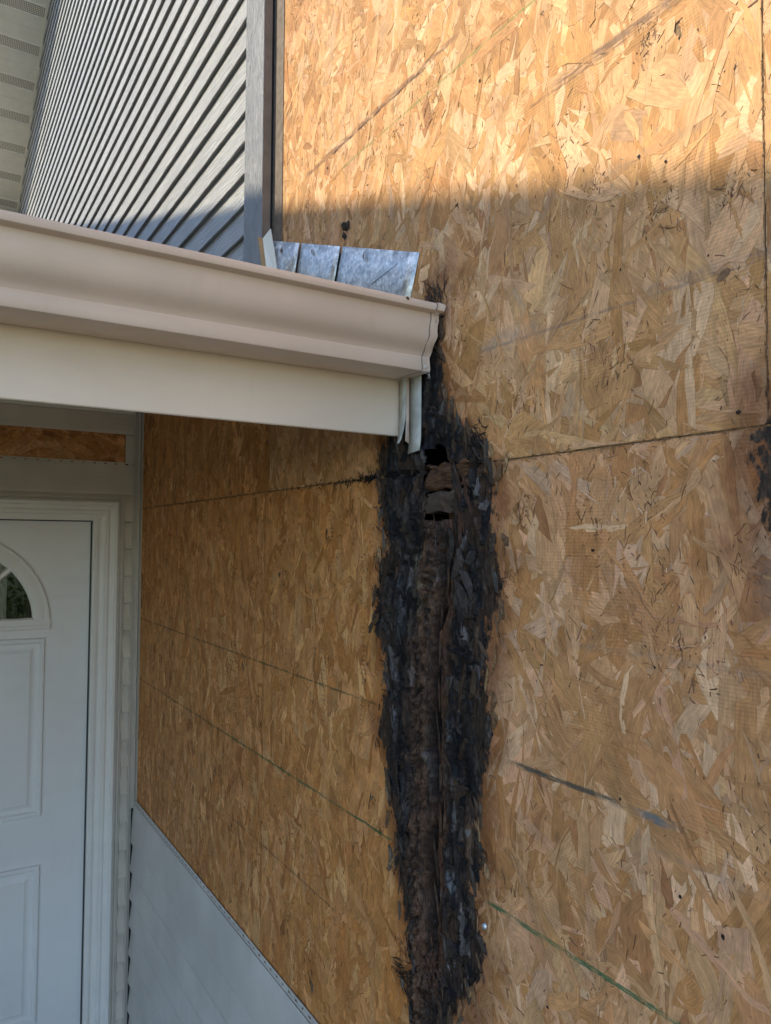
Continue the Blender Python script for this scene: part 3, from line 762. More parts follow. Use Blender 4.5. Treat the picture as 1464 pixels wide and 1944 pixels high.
# dark clod above the flashing
def clod(name, c, r, seed, mat, label, cat):
    rg = np.random.default_rng(seed)
    bm = bmesh.new()
    for k in range(7):
        q = bmesh.ops.create_icosphere(bm, subdivisions=2, radius=1.0)
        o = Vector((-abs(rg.normal(0, .3)) * r[0], rg.normal(0, .45) * r[1], rg.normal(0, .5) * r[2]))
        s = rg.uniform(.35, .7)
        for v in q['verts']:
            n = 1 + .35 * math.sin(v.co.x * 7 + k) * math.cos(v.co.z * 9 + k * 2) + rg.normal(0, .08)
            v.co = Vector((v.co.x * r[0] * s, v.co.y * r[1] * s, v.co.z * r[2] * s)) * n + o + Vector(c)
    me = bpy.data.meshes.new(name); bm.to_mesh(me); bm.free()
    o = link(name, me, mat)
    return tag(o, label, cat)
clod('mud_clod', (-.006, 1.272, 2.612), (.006, .007, .0135), 4, simple('old_mud', (.035, .026, .02), .95, var=.5, scale=150, bump=.8, bs=500), 'small dark mud clod stuck on the board above the metal flashing', 'mud clod')

# ================================================================== porch roof edge: fascia, gutter, flashing
XL = -4.4
sweep('porch_roof', [(0.935 + .03, 2.372), (1.06, 2.402), (8.0, 5.02), (14.0, 7.2), (14.0, 7.1), (8.0, 4.93), (1.06, 2.36)], -9.0, -0.004,
      lambda a, n, z: (a, n, z), m_shingle, closed=True, kind='structure')
fa = thing('fascia_board', (-2.2, 1.06, 2.179), 'cream metal fascia board below the porch gutter', 'fascia')
sweep('fascia_cover', [(1.078, 2.181), (1.0615, 2.179), (1.060, 2.1805), (1.0590, 2.2490), (1.0596, 2.2500), (1.0596, 2.39), (1.078, 2.39)], XL, -0.0155, lambda a, n, z: (a, n, z), m_fascia, fa, closed=True, smooth=40)
gu = thing('gutter', (-2.2, 0.99, 2.275), 'long tan gutter along the porch roof edge', 'gutter')
GP = [(1.0575, 2.368), (1.0575, 2.2765), (1.0560, 2.2750), (0.9800, 2.2745), (0.9775, 2.2755), (0.9762, 2.2785), (0.9755, 2.2950), (0.9758, 2.2965), (0.9770, 2.2978),
      (0.9752, 2.3020), (0.9715, 2.3065), (0.9665, 2.3110), (0.9615, 2.3160), (0.9575, 2.3215), (0.9548, 2.3280), (0.9530, 2.3350), (0.9518, 2.3430), (0.9508, 2.3510), (0.9500, 2.3570), (0.9490, 2.3600),
      (0.9455, 2.3618), (0.9385, 2.3616), (0.9362, 2.3630), (0.9352, 2.3660), (0.9350, 2.3700), (0.9362, 2.3735), (0.9400, 2.3755), (0.9480, 2.3760), (0.9500, 2.3740)]
sweep('trough', GP, XL, -0.0245, lambda a, n, z: (a, n, z), m_gutter, gu, smooth=38, steps=80)
# crimped end cap: flange wraps the trough, plate closes it
cy, cz = .998, 2.325
EC = [(cy + (a - cy) * 1.012 - .0008, cz + (b - cz) * 1.014) for a, b in GP]
wobv = lambda a, n, z: (a + .0013 * math.sin(z * 260) + .0008 * math.sin(n * 190), n - .0009 * math.sin(z * 210 + a * 400), z)
e = sweep('end_cap', EC, -0.0262, -0.0115, wobv, m_gutter, gu, smooth=38, steps=4)
sweep('cap_joint', [(cy + (a - cy) * 1.009 - .0004, cz + (b - cz) * 1.010) for a, b in GP], -0.0270, -0.0262, wobv, m_rubber, gu, smooth=38)
k = len(GP)
mesh('end_plate', [(-.0135, a, b) for a, b in EC], [list(range(k))], m_gutter, gu)
m_seal = simple('sealant', (.55, .50, .45), .3, var=.1)
for (y, z, r) in ((.9535, 2.351, .0042), (.982, 2.303, .0045), (.978, 2.281, .003), (.947, 2.362, .003)):
    bm = bmesh.new(); q = bmesh.ops.create_icosphere(bm, subdivisions=2, radius=r)
    for v in q['verts']: v.co = Vector((v.co.x * 1.3 - .0185, v.co.y * .7 + y - .002, v.co.z * 1.2 + z)) + Vector((0, random.uniform(-.0004, .0004), random.uniform(-.0006, .0006)))
    me = bpy.data.meshes.new('sealant'); bm.to_mesh(me); bm.free(); me.shade_smooth(); link('sealant', me, m_seal, gu)
def tube(name, pts, r, mat, parent=None, n=5):
    V, Fc = [], []
    for i, p_ in enumerate(pts):
        p_ = Vector(p_); d = (Vector(pts[min(i + 1, len(pts) - 1)]) - Vector(pts[max(i - 1, 0)])).normalized()
        a = d.orthogonal().normalized(); b = d.cross(a)
        for k_ in range(n):
            V.append(tuple(p_ + a * r * math.cos(6.2832 * k_ / n) + b * r * math.sin(6.2832 * k_ / n)))
    for i in range(len(pts) - 1):
        for k_ in range(n):
            Fc.append([i * n + k_, i * n + (k_ + 1) % n, (i + 1) * n + (k_ + 1) % n, (i + 1) * n + k_])
    return mesh(name, V, Fc, mat, parent, smooth=60)
tube('loose_thread', [(-.030, .977, 2.276), (-.022, .974, 2.272), (-.015, .972, 2.268), (-.016, .973, 2.263), (-.013, .972, 2.262)], .0005, m_seal, gu)
tube('loose_thread', [(-.015, .972, 2.276), (-.0145, .971, 2.268), (-.0135, .971, 2.264)], .0005, m_seal, gu)
# leaf scrap on the lip
lf = mesh('leaf_scrap', [(-.085, .9345, 2.3725), (-.0815, .9342, 2.3745), (-.078, .9344, 2.3715), (-.080, .9340, 2.3685), (-.083, .9343, 2.3700)], [[0, 1, 2, 3, 4]], simple('dry_leaf', (.13, .06, .02), .8))
lf.modifiers.new('s', 'SOLIDIFY').thickness = .0006
tag(lf, 'tiny brown leaf scrap on the gutter lip near its end', 'leaf')

# hanging channel scraps between the fascia end and the boards
def strip(name, rows, mat, label, grp=None, th=.0012):
    """rows: list of (pt, pt) across the strip from top to bottom."""
    V = [q for r in rows for q in r]
    w = len(rows[0])
    Fc = [[i * w + k_, i * w + k_ + 1, (i + 1) * w + k_ + 1, (i + 1) * w + k_] for i in range(len(rows) - 1) for k_ in range(w - 1)]
    o = mesh(name, V, Fc, mat, None, smooth=50)
    m = o.modifiers.new('s', 'SOLIDIFY'); m.thickness = th; m.offset = 0
    return tag(o, label, 'trim strip', grp)
m_oldw = simple('weathered_vinyl', (.40, .40, .365), .5, var=.25, scale=35)
m_oldt = simple('faded_tan_vinyl', (.50, .37, .28), .5, var=.18, scale=35)
strip('trim_strip', [((-.0165, 1.056, 2.281), (-.0205, 1.030, 2.281)), ((-.0165, 1.056, 2.235), (-.0205, 1.030, 2.235)), ((-.0168, 1.056, 2.203), (-.0215, 1.030, 2.203)),
      ((-.0195, 1.052, 2.186), (-.0265, 1.028, 2.184)), ((-.0260, 1.046, 2.171), (-.0340, 1.024, 2.168)), ((-.0310, 1.040, 2.164), (-.0420, 1.020, 2.160))], m_oldw,
      'pale trim strip curling outward at its foot, against the fascia end')
strip('trim_strip', [((-.0195, 1.031, 2.281), (-.0135, 1.031, 2.281), (-.0100, 1.036, 2.281)), ((-.0195, 1.031, 2.205), (-.0135, 1.031, 2.205), (-.0100, 1.036, 2.205)),
      ((-.0210, 1.030, 2.180), (-.0135, 1.0305, 2.178), (-.0095, 1.036, 2.178)), ((-.0220, 1.029, 2.167), (-.0130, 1.030, 2.163), (-.0080, 1.036, 2.164))], m_oldt,
      'narrow tan trim strip in the middle of the three hanging scraps')
strip('trim_strip', [((-.0105, 1.034, 2.281), (-.0100, 1.000, 2.281)), ((-.0105, 1.034, 2.200), (-.0100, 1.000, 2.200)), ((-.0105, 1.034, 2.170), (-.0105, 1.000, 2.168)), ((-.0135, 1.033, 2.146), (-.0150, .997, 2.149))], m_oldw,
      'dirty grey trim strip nearest the rotted board under the gutter end')

# galvanised step flashing
t = NT('galvanised_steel')
p = t.pos()
vo = t.n.new('ShaderNodeTexVoronoi'); t.l.new(t.mapv(p, (160, 160, 160)), vo.inputs['Vector'])
vo.inputs['Scale'].default_value = 1.0
sg = t.ramp(t.xyz(vo.outputs['Color'])[0], 0, 1, 0.72, 1.12)
bl = t.ramp(t.noise(t.mapv(p, (30, 30, 60)), 1.0, 5, 0.65), 0.35, 0.7, 0, 1)
c = t.mix(bl, (0.46, 0.47, 0.45), (0.86, 0.86, 0.83))
sc_ = t.ramp(t.noise(t.mapv(p, (60, 14, 200)), 1.0, 4, 0.7), 0.62, 0.74, 0, 0.6)
c = t.mix(sc_, c, (0.16, 0.14, 0.12))
t.bump(t.noise(p, 300, 3), 0.12, 0.001)
m_galv = t.set(Base_Color=t.mix(1.0, c, t.comb(sg, sg, sg), 'MULTIPLY'), Roughness=t.ramp(bl, 0, 1, 0.36, 0.55), Metallic=0.75)
sd = Vector((0, -1, -0.376)).normalized(); pn = Vector((0, .3758, -1)).normalized()    # along the roof line towards the eave; square to it
def flashing(yz, w, h, dx, lab, buckle=0.0):
    o = Vector((-dx, yz[0], yz[1]))
    V, Fc = [], []
    n = 8
    for i in range(n + 1):
        for k_ in range(3):
            q = o + sd * (w * i / n) + pn * (h * k_ / 2)
            q.x -= buckle * (math.sin(i / n * 3.1) + .4 * math.sin(i * 1.9)) * (.3 + .35 * k_)
            V.append(tuple(q))
        q = o + sd * (w * i / n) + pn * h
        V.append((q.x - .10, q.y, q.z))
    for i in range(n):
        for k_ in range(3):
            Fc.append([i * 4 + k_, (i + 1) * 4 + k_, (i + 1) * 4 + k_ + 1, i * 4 + k_ + 1])
    root = thing('step_flashing', tuple(o), lab, 'flashing', 'metal step flashings lapped along the roof line')
    f_ = mesh('metal_sheet', V, Fc, m_galv, root, smooth=30)
    f_.modifiers.new('s', 'SOLIDIFY').thickness = .0007
    return root
f1 = flashing((1.660, 2.728), .190, .135, .0066, 'farthest galvanised flashing piece, buckled, beside the grey trim board', .004)
f2 = flashing((1.4765, 2.659), .193, .135, .0046, 'middle galvanised flashing piece between two others', .001)
f3 = flashing((1.2895, 2.589), .290, .135, .0027, 'nearest and widest galvanised flashing piece with a diagonal scratch', .0008)
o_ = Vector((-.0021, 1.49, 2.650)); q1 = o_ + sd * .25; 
mesh('seam_shade', [tuple(o_), tuple(q1), tuple(q1 + pn * .125), tuple(o_ + pn * .125)], [[0, 1, 2, 3]], m_black, f2)  # black strip that paints the shade in the seams between flashings
for par, y, z, x in ((f1, 1.575, 2.683, .0090), (f2, 1.418, 2.630, .0062), (f3, 1.20, 2.548, .0046)):
    V = [(-x, y, z), (-x - .002, y - .004, z - .007), (-x - .0015, y - .002, z - .017), (-x, y + .004, z - .012), (-x - .003, y + .001, z - .008)]
    mesh('nail', V, [[0, 1, 4], [1, 2, 4], [2, 3, 4], [3, 0, 4]], simple('rusty_nail', (.30, .22, .15), .6, metal=.4), par)
q0 = Vector((-.0072, 1.17, 2.495))
mesh('scratch', [(-.0050, 1.172, 2.476), (-.0050, 1.082, 2.487), (-.0051, 1.079, 2.4885), (-.0051, 1.173, 2.4780)], [[0, 1, 2, 3]], m_rubber, f3)

# bent scrap of channel standing on the roof edge beside the flashing
scr = thing('channel_scrap', (-.045, 1.60, 2.60), 'bent white channel scrap with a raw wood-brown side, stuck up behind the gutter', 'trim scrap')
def plate(name, pts, mat, parent, th=.0015):
    o = mesh(name, pts, [list(range(len(pts)))], mat, parent)
    m = o.modifiers.new('s', 'SOLIDIFY'); m.thickness = th; m.offset = 0
    return o
plate('brown_side', [(-.058, 1.601, 2.706), (-.0455, 1.600, 2.703), (-.029, 1.600, 2.585), (-.038, 1.601, 2.585)], m_ply, scr)
plate('white_side', [(-.0455, 1.600, 2.703), (-.034, 1.580, 2.7225), (-.008, 1.580, 2.585), (-.029, 1.600, 2.585)], m_casing, scr)

# ================================================================== upper siding, trim and rake soffit
RA, RB = 8.653, 0.46392                      # underside of the rake: z = RA - RB*y at the wall
PITCH_S = 0.0833
T8 = .0115
us = thing('upper_siding', (0, 1.76, 2.4), 'light grey lap siding in narrow courses above the porch roof, mostly sunlit', 'siding')
prof = lambda z, e, t_: [(.0012, z + .0022), (.0014 + t_ * .9, z), (.0014 + t_, z + .0007), (.0014 + t_ * 1.03, z + .003), (.0014 + t_ * .97, z + .008), (.0014 + t_ * .6, z + e * .55), (.0018, z + e + .003)]
k = 0
z = 2.791 - 2 * PITCH_S
while z < 6.9:
    ye = min((RA - z - .03) / RB, 9.6)
    rg = random.Random(k)
    dz = [rg.uniform(-.0006, .0006) for _ in range(4)]
    f = lambda a, n, zz, dz=dz, k=k: (-n - .0006 * math.sin(a * 3.1 + k * 1.7), a, zz + dz[0] + .0007 * math.sin(a * 2.3 + k * 2.1))
    sweep('siding_course', prof(z, PITCH_S, T8), 1.752, ye, f, m_sid_y, us, smooth=35, steps=14)
    z += PITCH_S; k += 1
ct = thing('corner_trim', (-.015, 1.70, 2.4), 'upright grey wood-grained trim board between the siding and the strand board', 'trim board')
boxes('trim_face', [((-.0325, 1.640, 2.55), (-.0300, 1.757, 7.6))], m_trim_z, ct)
boxes('trim_return', [((-.0298, 1.6415, 2.55), (-.010, 1.655, 7.6)), ((-.0298, 1.745, 2.55), (-.002, 1.7565, 7.6))], m_side, ct)
boxes('trim_gap_shade', [((-.0095, 1.646, 2.55), (-.0022, 1.74, 7.6))], m_black, ct)  # black fill standing for shade in the gap beside the trim
boxes('nail_fin', [((-.0030, 1.589, 2.70), (-.0020, 1.6455, 7.6))], m_darkfin, ct)

rs = thing('rake_soffit', (-.2, 5, 6.3), 'cream soffit under the gable edge with vented bands, top left', 'soffit')
t = NT('vented_soffit')
p = t.pos()
def dots(u, v_, pu, pv):
    a = t.math('SUBTRACT', t.math('FRACT', t.math('DIVIDE', u, pu)), .5); b = t.math('SUBTRACT', t.math('FRACT', t.math('DIVIDE', v_, pv)), .5)
    return t.math('SQRT', t.math('ADD', t.math('MULTIPLY', a, a), t.math('MULTIPLY', b, b)))
X = t.xyz(p)
dm = t.ramp(dots(X[0], X[1], .012, .012), .22, .32, 1, 0)
m_vent = t.set(Base_Color=t.mix(dm, (.70, .64, .53), (.05, .045, .04)), Roughness=.55)
cs = 1 / math.sqrt(1 + RB * RB)
def rk(a, n, s):                              # s along the horizontal run, n down from the soffit plane, a = x
    return (a, s, RA - RB * s - n)
y = 3.0
PER = .2855
y = 6.165 - 12 * PER
while y < 9.6:
    pv = rs
    b = [(0.000, y + .070), (.004, y + .074), (.004, y + .0775), (.0, y + .0815), (.0, y + .172), (-.004, y + .175), (.0, y + .178), (.0, y + .272), (.004, y + .2755), (.004, y + .279), (.0005, y + PER - .0015)]
    sweep('soffit_panel', b, -.435, -.004, rk, m_soffit, rs)
    sweep('vent_panel', [(.0002, y - .001), (-.0015, y + .004), (-.0015, y + .066), (.0002, y + .0695)], -.435, -.004, rk, m_vent, rs)
    y += PER
sweep('edge_trim', [(.0, 0), (.012, 0), (.012, .018), (.0, .018)], 2.0, 9.6, lambda a, n, q: (-.003 - q, a, RA - RB * a - n + .004), m_soffit, rs, closed=True)
sweep('rake_fascia', [(-.16, 0), (.02, 0), (.02, .02), (-.16, .02)], 0.0, 9.6, lambda a, n, q: (-.436 - q, a, RA - RB * a - n), m_fascia, rs, closed=True)
sweep('gable_roof', [(-.05, -9.6), (-.05 + 0, 0), (-.05, 9.6), (-.14, 9.6), (-.14, 0), (-.14, -9.6)], -.47, 6.0, lambda a, n, s: (a, s, RA - RB * abs(s) - n), m_shingle, closed=True, kind='structure')

# ================================================================== the door wall
dwz = boxes('door_wall', [((-4.5, 2.913, -.16), (-1.128, 3.06, 2.75)), ((-.134, 2.913, -.16), (.2, 3.06, 2.75)), ((-1.128, 2.913, 2.09), (-.134, 3.06, 2.75))], m_void)
tag(dwz, 'shaded house wall behind the white front door', 'wall')
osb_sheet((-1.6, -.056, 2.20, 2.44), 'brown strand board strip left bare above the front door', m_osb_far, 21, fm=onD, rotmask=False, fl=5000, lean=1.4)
ds = thing('door_siding', (-.04, 2.9, 0.0), 'beige lap siding around the front door with a bare gap above', 'siding')
# courses right of the door
z = 2.066; k = 0
while z > -.1:
    sweep('siding_course', prof(z - .1015, .0965, .016), -.0545, -.026, onD, m_sid_x, ds, smooth=35)
    z -= .1015
sweep('siding_course', [(.001, 2.168), (.013, 2.1665), (.0145, 2.169), (.0145, 2.178), (.0075, 2.262), (.0065, 2.2755), (.0012, 2.2775)], -1.7, -.026, onD, m_sid_x, ds, smooth=35)
sweep('siding_course', [(.001, 2.066), (.011, 2.067), (.0135, 2.071), (.0095, 2.16), (.002, 2.17)], -.0545, -.026, onD, m_sid_x, ds, smooth=35)
sweep('siding_course', [(.001, 2.398), (.013, 2.3955), (.0145, 2.399), (.014, 2.41), (.009, 2.455), (.009, 2.472)], -1.7, -.026, onD, m_sid_x, ds, smooth=35)
sweep('wall_channel', [(.001, 2.4725), (.0135, 2.4735), (.014, 2.478), (.016, 2.479), (.016, 2.503), (.001, 2.503)], -1.7, -.012, onD, m_soffit, ds)
boxes('end_piece', [((-.0555, 2.890, 2.289), (-.028, 2.8985, 2.394))], m_sid_x, ds)
def hem(name, a0, a1, z0, z1, n, f, mat, parent, pitch=.034, hole=.015):
    """Nailing strip with real slots."""
    V, Fc = [], []
    zm0, zm1 = z0 + (z1 - z0) * .33, z0 + (z1 - z0) * .68
    def q(a, b, za, zb):
        i = len(V); V.extend([f(a, n, za), f(b, n, za), f(b, n, zb), f(a, n, zb)]); Fc.append([i, i + 1, i + 2, i + 3])
    q(a0, a1, z0, zm0); q(a0, a1, zm1, z1)
    a = a0
    while a < a1:
        q(a, min(a + pitch - hole, a1), zm0, zm1); a += pitch
    o = mesh(name, V, Fc, mat, parent)
    o.modifiers.new('s', 'SOLIDIFY').thickness = .0012
    return o
hem('nailing_strip', -1.7, -.0285, 2.2762, 2.2895, .0042, onD, m_sid_x, ds, pitch=.0385, hole=.011)
# inside corner post with two ribs
cp = thing('corner_post', (-.012, 2.89, 0), 'slim grey corner post where the door wall meets the strand boards', 'corner post')
sweep('post_face', [(-.029, 2.886), (-.026, 2.878), (-.0225, 2.878), (-.021, 2.884), (-.0085, 2.884), (-.0075, 2.877), (-.0045, 2.876), (-.0018, 2.880), (-.0018, 2.862), (-.003, 2.856), (-.0016, 2.852), (-.0012, 2.846)],
      -.1, 2.503, lambda a, n, zz: (n, zz, a), m_post, cp, smooth=20, steps=20)
for zz in (1.56, 2.16, 2.20):
    pass

# lower siding on the side wall
lw = thing('lower_siding', (0, 2.2, -.1), 'pale blue-grey lap siding below the strand boards, beside the porch', 'siding')
z = .873; 
sweep('siding_course', [(.001, z + .002), (.0125, z), (.0142, z + .0015), (.0145, z + .012), (.0105, z + .10), (.0075, z + .136), (.0045, z + .1415)], .7, 2.872, onW, m_sid_y2, lw, smooth=35, steps=8)
for k in range(10):
    z -= .1015
    sweep('siding_course', [(.001, z + .002), (.0125, z), (.0148, z + .0015), (.0160, z + .006), (.0158, z + .014), (.0135, z + .030), (.0075, z + .09), (.003, z + .104)], .7, 2.872, onW, m_sid_y2, lw, smooth=35, steps=8)
boxes('lap_end_shade', [((-.0150, 2.8728, -.1), (-.0012, 2.8745, 1.0))], m_black, lw)  # thin black plate, painted shade behind the ends of the laps
hem('nailing_strip', .7, 2.872, 1.0180, 1.0350, .0042, onW, m_sid_y2, lw, pitch=.0335, hole=.010)

# ------------------------------------------------------------------ casing and door
K = 1.0086
fx = lambda x: -.703 + (x + .703) * K
fz_ = lambda z: 2 + (z - 2) * K
dr = thing('door_frame', (-.63, 2.9, 0), 'white moulded frame round the front door', 'door frame')
XR, XLd, ZT = -.0775, -1.185, 2.139
# brickmould profile: (inset from outer edge, proud of wall)
BM = [(0, -.01), (0, .018), (.004, .021), (.014, .021), (.018, .016), (.030, .0145), (.036, .018), (.046, .018), (.050, .012), (.060, .010), (.060, -.01)]
def side(sgn, x0, name):
    V, Fc = [], []
    for zt in (0, 1):
        for (i, n) in BM:
            V.append((x0 - sgn * i, 2.9 - n, (-.02 if zt == 0 else ZT - i)))
    k_ = len(BM)
    Fc = [[i, i + 1, k_ + i + 1, k_ + i] for i in range(k_ - 1)]
    mesh(name, V, Fc, m_casing, dr, smooth=25)
side(1, XR, 'casing'); side(-1, XLd, 'casing')
V = []
for e_, sg_ in ((XLd, -1), (XR, 1)):
    for (i, n) in BM: V.append((e_ - sg_ * i, 2.9 - n, ZT - i))
k_ = len(BM)
mesh('casing', V, [[i, i + 1, k_ + i + 1, k_ + i] for i in range(k_ - 1)], m_casing, dr, smooth=25)
DR = fx(-.1735); DL = DR - .917; DT = fz_(2.064); YF = 2.926
boxes('jamb', [((DR + .004, 2.895, -.02), (-.137, 2.98, DT + .03)), ((DL - .03, 2.895, -.02), (DL - .004, 2.98, DT + .03)), ((DL - .03, 2.8955, DT + .004), (-.137, 2.98, DT + .031))], m_casing, dr)
boxes('stop', [((DR + .0075, 2.888, -.02), (DR + .020, 2.8945, DT + .015))], m_casing, dr)
boxes('weatherstrip', [((DR + .0003, 2.915, 0), (DR + .0038, 2.96, DT)), ((DL, 2.915, DT + .0003), (DR, 2.96, DT + .0038))], m_rubber, dr)
# channel that receives the siding round the casing
ch = thing('door_channel', (-.066, 2.89, 0), 'grooved beige channel strip around the white door frame', 'trim channel')
sweep('upright_channel', [(-.0772, 2.8985), (-.0765, 2.884), (-.0725, 2.8835), (-.071, 2.889), (-.0685, 2.889), (-.067, 2.8835), (-.062, 2.883), (-.0595, 2.886), (-.0553, 2.886), (-.0550, 2.8985)], -.02, 2.166, lambda a, n, q: (n, q, a), m_post, ch, smooth=20)
sweep('head_channel', [(2.1395, 2.8985), (2.1400, 2.884), (2.1445, 2.8835), (2.146, 2.889), (2.150, 2.889), (2.1515, 2.8835), (2.158, 2.883), (2.1600, 2.887), (2.1655, 2.886), (2.1658, 2.8985)], -1.7, -.0775, lambda a, n, q: (a, q, n), m_post, ch, smooth=20)

door = thing('front_door', (DR - .457, YF, 0), 'white panelled front door with a half-round window', 'door')
CX, ZB, RO, RI = DR - .457, fz_(1.690), .325, .268
# slab face with the half-round opening
n = 40
arc = [(CX + .30 * math.cos(math.pi * i / n), ZB + .012 + .30 * math.sin(math.pi * i / n)) for i in range(n + 1)]
V = [(x, YF, z) for x, z in arc]; Fc = []
outer = []
for i in range(n + 1):
    a = math.pi * i / n; dx, dz = math.cos(a), math.sin(a)
    tx = ((DR - CX) / dx) if dx > 1e-6 else ((DL - CX) / dx if dx < -1e-6 else 1e9)
    tz = (DT - ZB - .012) / dz if dz > 1e-6 else 1e9
    t_ = min(tx, tz); outer.append((CX + dx * t_, YF, ZB + .012 + dz * t_))
V += outer
for i in range(n):
    Fc.append([i, i + 1, n + 1 + i + 1, n + 1 + i])
b = len(V)
def corner_tri(x):
    return
V += [(DR, YF, ZB + .012), (DR, YF, .01), (DL, YF, .01), (DL, YF, ZB + .012), (DR, YF, DT), (DL, YF, DT)]
Fc.append([b, b + 1, b + 2, b + 3])
iR = max(i for i in range(n + 1) if abs(outer[i][0] - DR) < 1e-6); iL = min(i for i in range(n + 1) if abs(outer[i][0] - DL) < 1e-6)
Fc.append([n + 1 + iR, b + 4, n + 1 + iR + 1]); Fc.append([n + 1 + iL - 1, b + 5, n + 1 + iL])
c = len(V)
V += [(DR, YF + .044, DT), (DR, YF + .044, .01), (DL, YF + .044, .01), (DL, YF + .044, DT)]
Fc += [[b + 4, c, c + 1, b + 1], [b + 5, c + 3, c + 2, b + 2], [b + 4, b + 5, c + 3, c]]
mesh('slab', V, Fc, m_white, door)
def raised(x0, x1, z0, z1, name='door_panel'):
    rings = [(0, 0.0002), (.002, .004), (.008, .0055), (.014, .0045), (.020, -.0045), (.027, -.0050), (.031, -.0048), (.042, -.001), (.048, .0028), (.050, .0030)]
    V = []; Fc = []
    for i, n_ in rings:
        V += [(x0 + i, YF - n_ - .0003, z0 + i), (x1 - i, YF - n_ - .0003, z0 + i), (x1 - i, YF - n_ - .0003, z1 - i), (x0 + i, YF - n_ - .0003, z1 - i)]
    for r_ in range(len(rings) - 1):
        for k2 in range(4):
            m2 = (k2 + 1) % 4
            Fc.append([r_ * 4 + k2, r_ * 4 + m2, r_ * 4 + 4 + m2, r_ * 4 + 4 + k2])
    e2 = len(V) - 4; Fc.append([e2, e2 + 1, e2 + 2, e2 + 3])
    # the recess is a shallow tray: lift everything so nothing sinks behind the slab face
    V = [(x, y - .0052, z) for x, y, z in V]
    i0 = len(V)
    V += [(x0 - .001, YF, z0 - .001), (x1 + .001, YF, z0 - .001), (x1 + .001, YF, z1 + .001), (x0 - .001, YF, z1 + .001)]
    for k2 in range(4):
        m2 = (k2 + 1) % 4
        Fc.append([i0 + k2, i0 + m2, m2, k2])
    mesh(name, V, Fc, m_white, door, smooth=22)
PR = fx(-.320); PW_ = .262
for (za, zb) in ((fz_(1.024), fz_(1.648)), (fz_(.312), fz_(.854))):
    raised(PR - PW_, PR, za, zb)
    raised(2 * CX - PR, 2 * CX - PR + PW_, za, zb)
# half-round window: moulded frame, muntins, panes
lite = mesh  # alias
ring = [(RO, .0002), (RO, .008), (RO - .004, .012), (RO - .012, .0125), (RO - .016, .009), (RO - .030, .012), (RO - .044, .012), (RI, .004), (RI, -.02)]
V, Fc = [], []
na = 48
for i in range(na + 1):
    a = math.pi * i / na
    for r_, n_ in ring:
        V.append((CX + r_ * math.cos(a), YF - n_, ZB + .012 + r_ * math.sin(a)))
k_ = len(ring)
for i in range(na):
    for j in range(k_ - 1):
        Fc.append([i * k_ + j, i * k_ + j + 1, (i + 1) * k_ + j + 1, (i + 1) * k_ + j])
wf = mesh('window_frame', V, Fc, m_casing, door, smooth=25)
wf['_w'] = (0, 0, 0)
def sub(o):
    return o
BR = [(-.024, .0002), (-.024, .008), (-.020, .0115), (-.012, .012), (-.007, .0085), (.004, .012), (.012, .011), (.018, .004), (.018, -.02)]
sweep('window_sill', [(n_, ZB + .012 + z_) for z_, n_ in BR], CX - RO + .001, CX + RO - .001, lambda a, n_, z_: (a, YF - n_ - .0004, z_), m_casing, door, smooth=25)
def bar(x0, z0, x1, z1, w):
    d_ = Vector((x1 - x0, 0, z1 - z0)).normalized(); s_ = Vector((-d_.z, 0, d_.x))
    V = []
    for (px, pz) in ((x0, z0), (x1, z1)):
        for k2, n_ in ((-1, -.004), (-.55, .006), (.55, .006), (1, -.004)):
            V.append((px + s_.x * w * k2, YF - n_, pz + s_.z * w * k2))
    mesh('muntin', V, [[i, i + 1, i + 5, i + 4] for i in range(3)], m_casing, door)
H0 = ZB + .030
for a in (45, 90, 135):
    ar = math.radians(a)
    bar(CX + .09 * math.cos(ar), H0 + .09 * math.sin(ar), CX + (RI + .006) * math.cos(ar), ZB + .012 + (RI + .006) * math.sin(ar), .0105)
V, Fc = [], []
for i in range(25):
    a = math.pi * i / 24
    for r_, n_ in ((.075, -.004), (.080, .006), (.093, .006), (.098, -.004)):
        V.append((CX + r_ * math.cos(a), YF - n_, H0 + r_ * math.sin(a)))
for i in range(24):
    for j in range(3): Fc.append([i * 4 + j, i * 4 + j + 1, i * 4 + j + 5, i * 4 + j + 4])
mesh('muntin', V, Fc, m_casing, door)
t = NT('window_glass')
t.b.inputs['Transmission Weight'].default_value = 1.0
m_glass = t.set(Base_Color=(.86, .89, .88), Roughness=.012, IOR=1.5)
V = [(CX, YF + .008, H0 - .02)] + [(CX + .272 * math.cos(math.pi * i / 32), YF + .008, ZB + .012 + .272 * math.sin(math.pi * i / 32)) for i in range(33)]
for (i0, i1) in ((0, 8), (8, 16), (16, 24), (24, 32)):
    vv = [V[0]] + V[1 + i0:2 + i1]
    back = [(x, y + .004, z) for x, y, z in vv]
    m_ = len(vv)
    Fc = [list(range(m_)), [m_ + i for i in range(m_)][::-1]] + [[i, (i + 1) % m_, m_ + (i + 1) % m_, m_ + i] for i in range(m_)]
    mesh('pane', vv + back, Fc, m_glass, door)
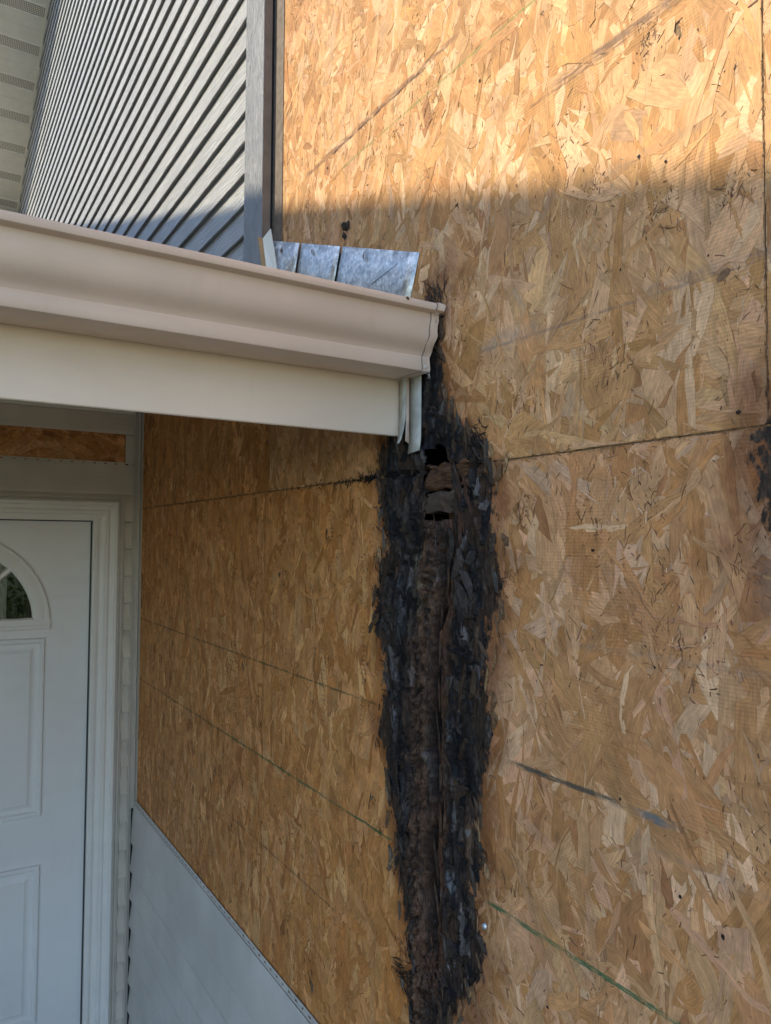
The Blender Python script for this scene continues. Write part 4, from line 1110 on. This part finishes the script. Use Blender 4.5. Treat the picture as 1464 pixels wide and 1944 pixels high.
# room behind the glass
t_in = simple('room_paint', (.16, .12, .085), .9)
V, Fc = box_vf((-2.0, 3.07, -.1), (1.2, 6.0, 2.7)); Fc = [f_ for i, f_ in enumerate(Fc) if i not in (2, 3)]
for a_, b_ in (((-2.0, 6.0, -.1), (-1.9, 6.05, 2.7)), ((-.45, 6.0, -.1), (1.2, 6.05, 2.7)), ((-1.9, 6.0, -.1), (-.45, 6.05, .6)), ((-1.9, 6.0, 2.2), (-.45, 6.05, 2.7))): box_vf(a_, b_, V, Fc)
mesh('room', V, Fc, t_in, kind='structure')
cu = thing('curtain', (-.4, 3.25, 0), 'pale curtain hanging inside behind the half-round door window', 'curtain')
t = NT('curtain_cloth')
tr = t.n.new('ShaderNodeBsdfTranslucent'); tr.inputs[0].default_value = (.80, .74, .64, 1)
mx = t.n.new('ShaderNodeMixShader'); mx.inputs[0].default_value = .6
t.b.inputs['Base Color'].default_value = (.70, .64, .56, 1); t.b.inputs['Roughness'].default_value = .9
t.l.new(t.b.outputs[0], mx.inputs[1]); t.l.new(tr.outputs[0], mx.inputs[2]); t.l.new(mx.outputs[0], t.n['Material Output'].inputs[0])
m_cu = t.m
prof_c = [(-.89 + i * .012, 3.16 + .014 * math.sin(i * 1.3) + .006 * math.sin(i * 2.9)) for i in range(40)]
sweep('cloth', prof_c, .1, 2.4, lambda a, n_, q: (n_, q, a), m_cu, cu, smooth=60)

# ------------------------------------------------------------------ porch ceiling
pc = thing('porch_ceiling', (-2, 2, 2.47), 'grooved cream ceiling panels under the porch roof', 'ceiling', kind='structure')
x = -.006
while x > -4.3:
    sweep('ceiling_panel', [(x - .001, 0), (x - .004, .004), (x - .096, .004), (x - .099, 0)], 0, 1,
          lambda a, n_, q: (n_, 1.081 if a == 0 else 2.905, (2.42 if a == 0 else 2.507) - q), m_soffit, pc)
    x -= .1
sweep('ceiling_deck', [(-4.3, .003), (-.004, .003)], 0, 1, lambda a, n_, q: (n_, 1.079 if a == 0 else 2.905, (2.42 if a == 0 else 2.507) + q), m_void, pc)

# ------------------------------------------------------------------ unseen roof added at the left: its sloping edge throws the shadow on the wall
ER = lambda y_: 4.628 + .345 * y_
hr = thing('added_shade_roof', (-5, 3, 5), 'added unseen roof left of the porch whose edge shades the wall', 'roof', kind='structure')
sweep('caster_slope', [(-.6, 0), (7.0, 0), (7.0, .14), (-.6, .14)], -8.5, -2.0, lambda a, n_, q: (a, n_, ER(n_) + q - .14), m_shingle, hr, closed=True)
boxes('light_block_wall', [((-8.3, .9, 2.6), (-2.3, 1.0, 4.7)), ((-2.4, 1.0, 2.6), (-2.3, 7.0, 4.85)), ((-2.5, 1.3, -.1), (-2.4, 2.9, 2.45))], m_sid_x, hr)  # unseen walls added; the low one keeps light out of the porch

# ------------------------------------------------------------------ garden behind the camera (seen only in the door glass)
rg = np.random.default_rng(4)
def leafy(name, c, r, nleaf, mat, label, cat, size=.05):
    u = rg.normal(0, 1, (nleaf, 3)); u /= np.linalg.norm(u, axis=1)[:, None]
    P = np.array(c) + u * (rg.random((nleaf, 1)) ** .4) * np.array(r)
    V, Fc = [], []
    for q in P:
        a = Vector(rg.normal(0, 1, 3)).normalized(); b_ = a.orthogonal().normalized(); q = Vector(q); s = size * rg.uniform(.6, 1.4)
        i = len(V); V += [tuple(q - a * s), tuple(q + b_ * s * .5), tuple(q + a * s), tuple(q - b_ * s * .5)]; Fc.append([i, i + 1, i + 2, i + 3])
    me = bpy.data.meshes.new(name); me.from_pydata(V, [], Fc)
    return link(name, me, mat)
m_leaf = simple('leaf', (.07, .12, .03), .6, var=.4, scale=3)
hb = leafy('garden_hedge', (.2, -8.5, .7), (4.5, .7, .95), 6000, m_leaf, '', '')
tag(hb, 'leafy green hedge in the garden mirrored in the door window', 'hedge', kind='stuff')
